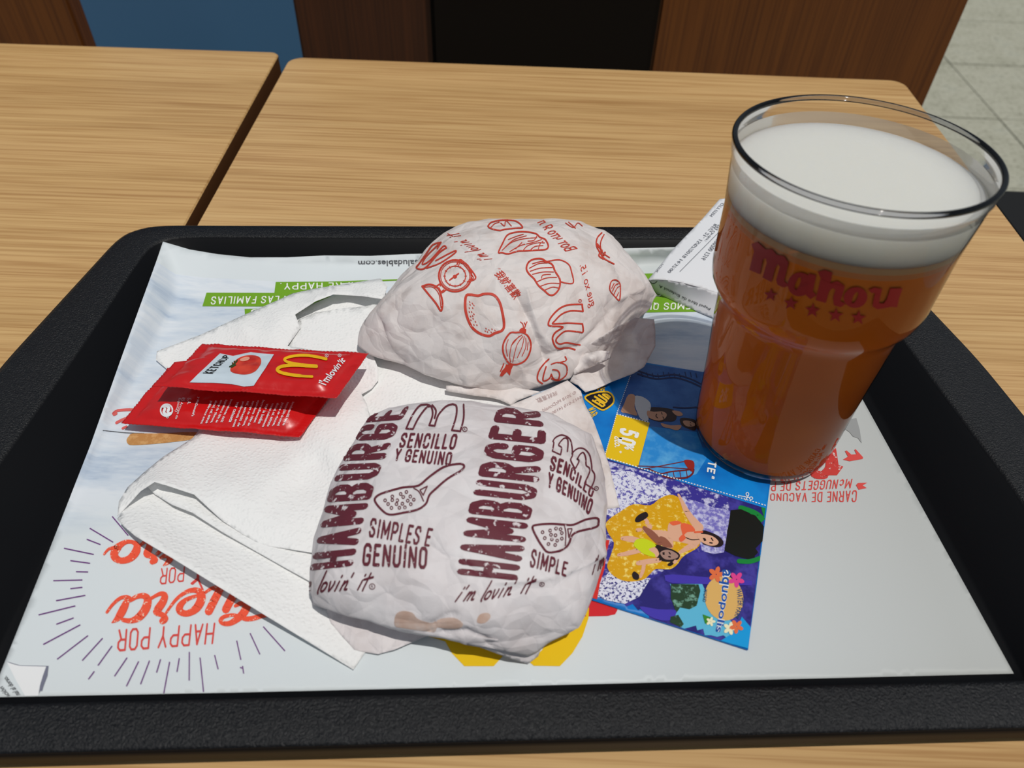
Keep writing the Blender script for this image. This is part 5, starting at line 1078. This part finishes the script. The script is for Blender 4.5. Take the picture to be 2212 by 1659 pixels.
def flower(c, r, petals=5, ph=0):
    o = []
    for k in range(petals):
        a = ph + 2 * math.pi * k / petals; o += fill(ell(c[0] + r * .55 * math.cos(a), c[1] + r * .55 * math.sin(a), r * .5, r * .3, math.degrees(a), n=10))
    return o
decal("logo_flowers_orange", flower(D((795, 1212))[0], 17) + flower(D((905, 1495))[0], 15, 5, .4), FY, fi("leaflet_coral_print", (232, 116, 70)), off=.0016, L=12)
decal("logo_flowers_pink", flower(D((905, 1240))[0], 17, 5, .3), FY, fi("leaflet_pink_print", (228, 70, 146)), off=.0016, L=12)
decal("logo_flowers_white", flower(D((868, 1505))[0], 14) + flower(D((765, 1468))[0], 10), FY, fi("leaflet_cream_print", (246, 240, 200)), off=.0016, L=12)
decal("logo_leaf", fill(D((722, 1428), (780, 1450), (770, 1480), (735, 1478))), FY, fi("leaflet_leaf_print", (60, 140, 40)), off=.0015, L=12)

# ================================================================== cup print
K_MAH = ink("cup_red_ink", (132, 20, 24), .4)
t = []
def ring(out, inn):
    n = len(out); r = []
    for k in range(n):
        a, b, c, d = out[k], out[(k + 1) % n], inn[(k + 1) % n], inn[k]; r += [(a, b, c), (a, c, d)]
    return r
t += fill(T('O', (185, 278), (212, 266), (238, 290), (250, 302), (282, 302), (304, 328), (338, 334), (360, 366), (350, 402), (338, 452), (362, 474), (336, 484), (306, 470), (300, 446), (318, 384), (308, 372), (296, 392), (278, 458), (236, 436), (256, 366), (252, 344), (238, 350), (224, 421), (174, 400), (196, 312)))
t += ring(T('O', *ell(412, 468, 58, 56, -20, n=28)), T('O', *ell(402, 464, 10, 32, 22, n=28))) + fill(T('O', (452, 416), (490, 424), (474, 500), (490, 520), (462, 538), (440, 520), (450, 470)))
t += fill(T('O', (496, 408), (530, 400), (566, 412), (556, 462), (590, 452), (624, 476), (612, 520), (602, 546), (628, 560), (604, 576), (572, 566), (568, 530), (580, 492), (566, 486), (550, 500), (534, 556), (486, 542), (510, 440)))
t += ring(T('O', *ell(674, 530, 56, 49, -10, n=28)), T('O', *ell(672, 530, 10, 29, 24, n=28)))
t += fill(T('O', (736, 494), (764, 482), (800, 490), (790, 530), (784, 556), (806, 558), (820, 540), (838, 486), (896, 486), (880, 530), (870, 576), (840, 574), (812, 580), (778, 586), (754, 572), (758, 540), (766, 510), (748, 508)))
def star(c, r, rot=0.1):
    o = []
    for k in range(10):
        a = rot - math.pi / 2 + k * math.pi / 5; q = r if k % 2 == 0 else r * .40; o.append((c[0] + q * math.cos(a), c[1] + q * .95 * math.sin(a)))
    return fill(o)
for c, r in (((758, 1268), 16), ((874, 1315), 17), ((998, 1356), 17.5), ((1130, 1384), 17.5), ((1260, 1398), 17.5)): t += star(T('E', c)[0], r)
decal("brand_lettering", t, cup, K_MAH, off=.0002, L=6)
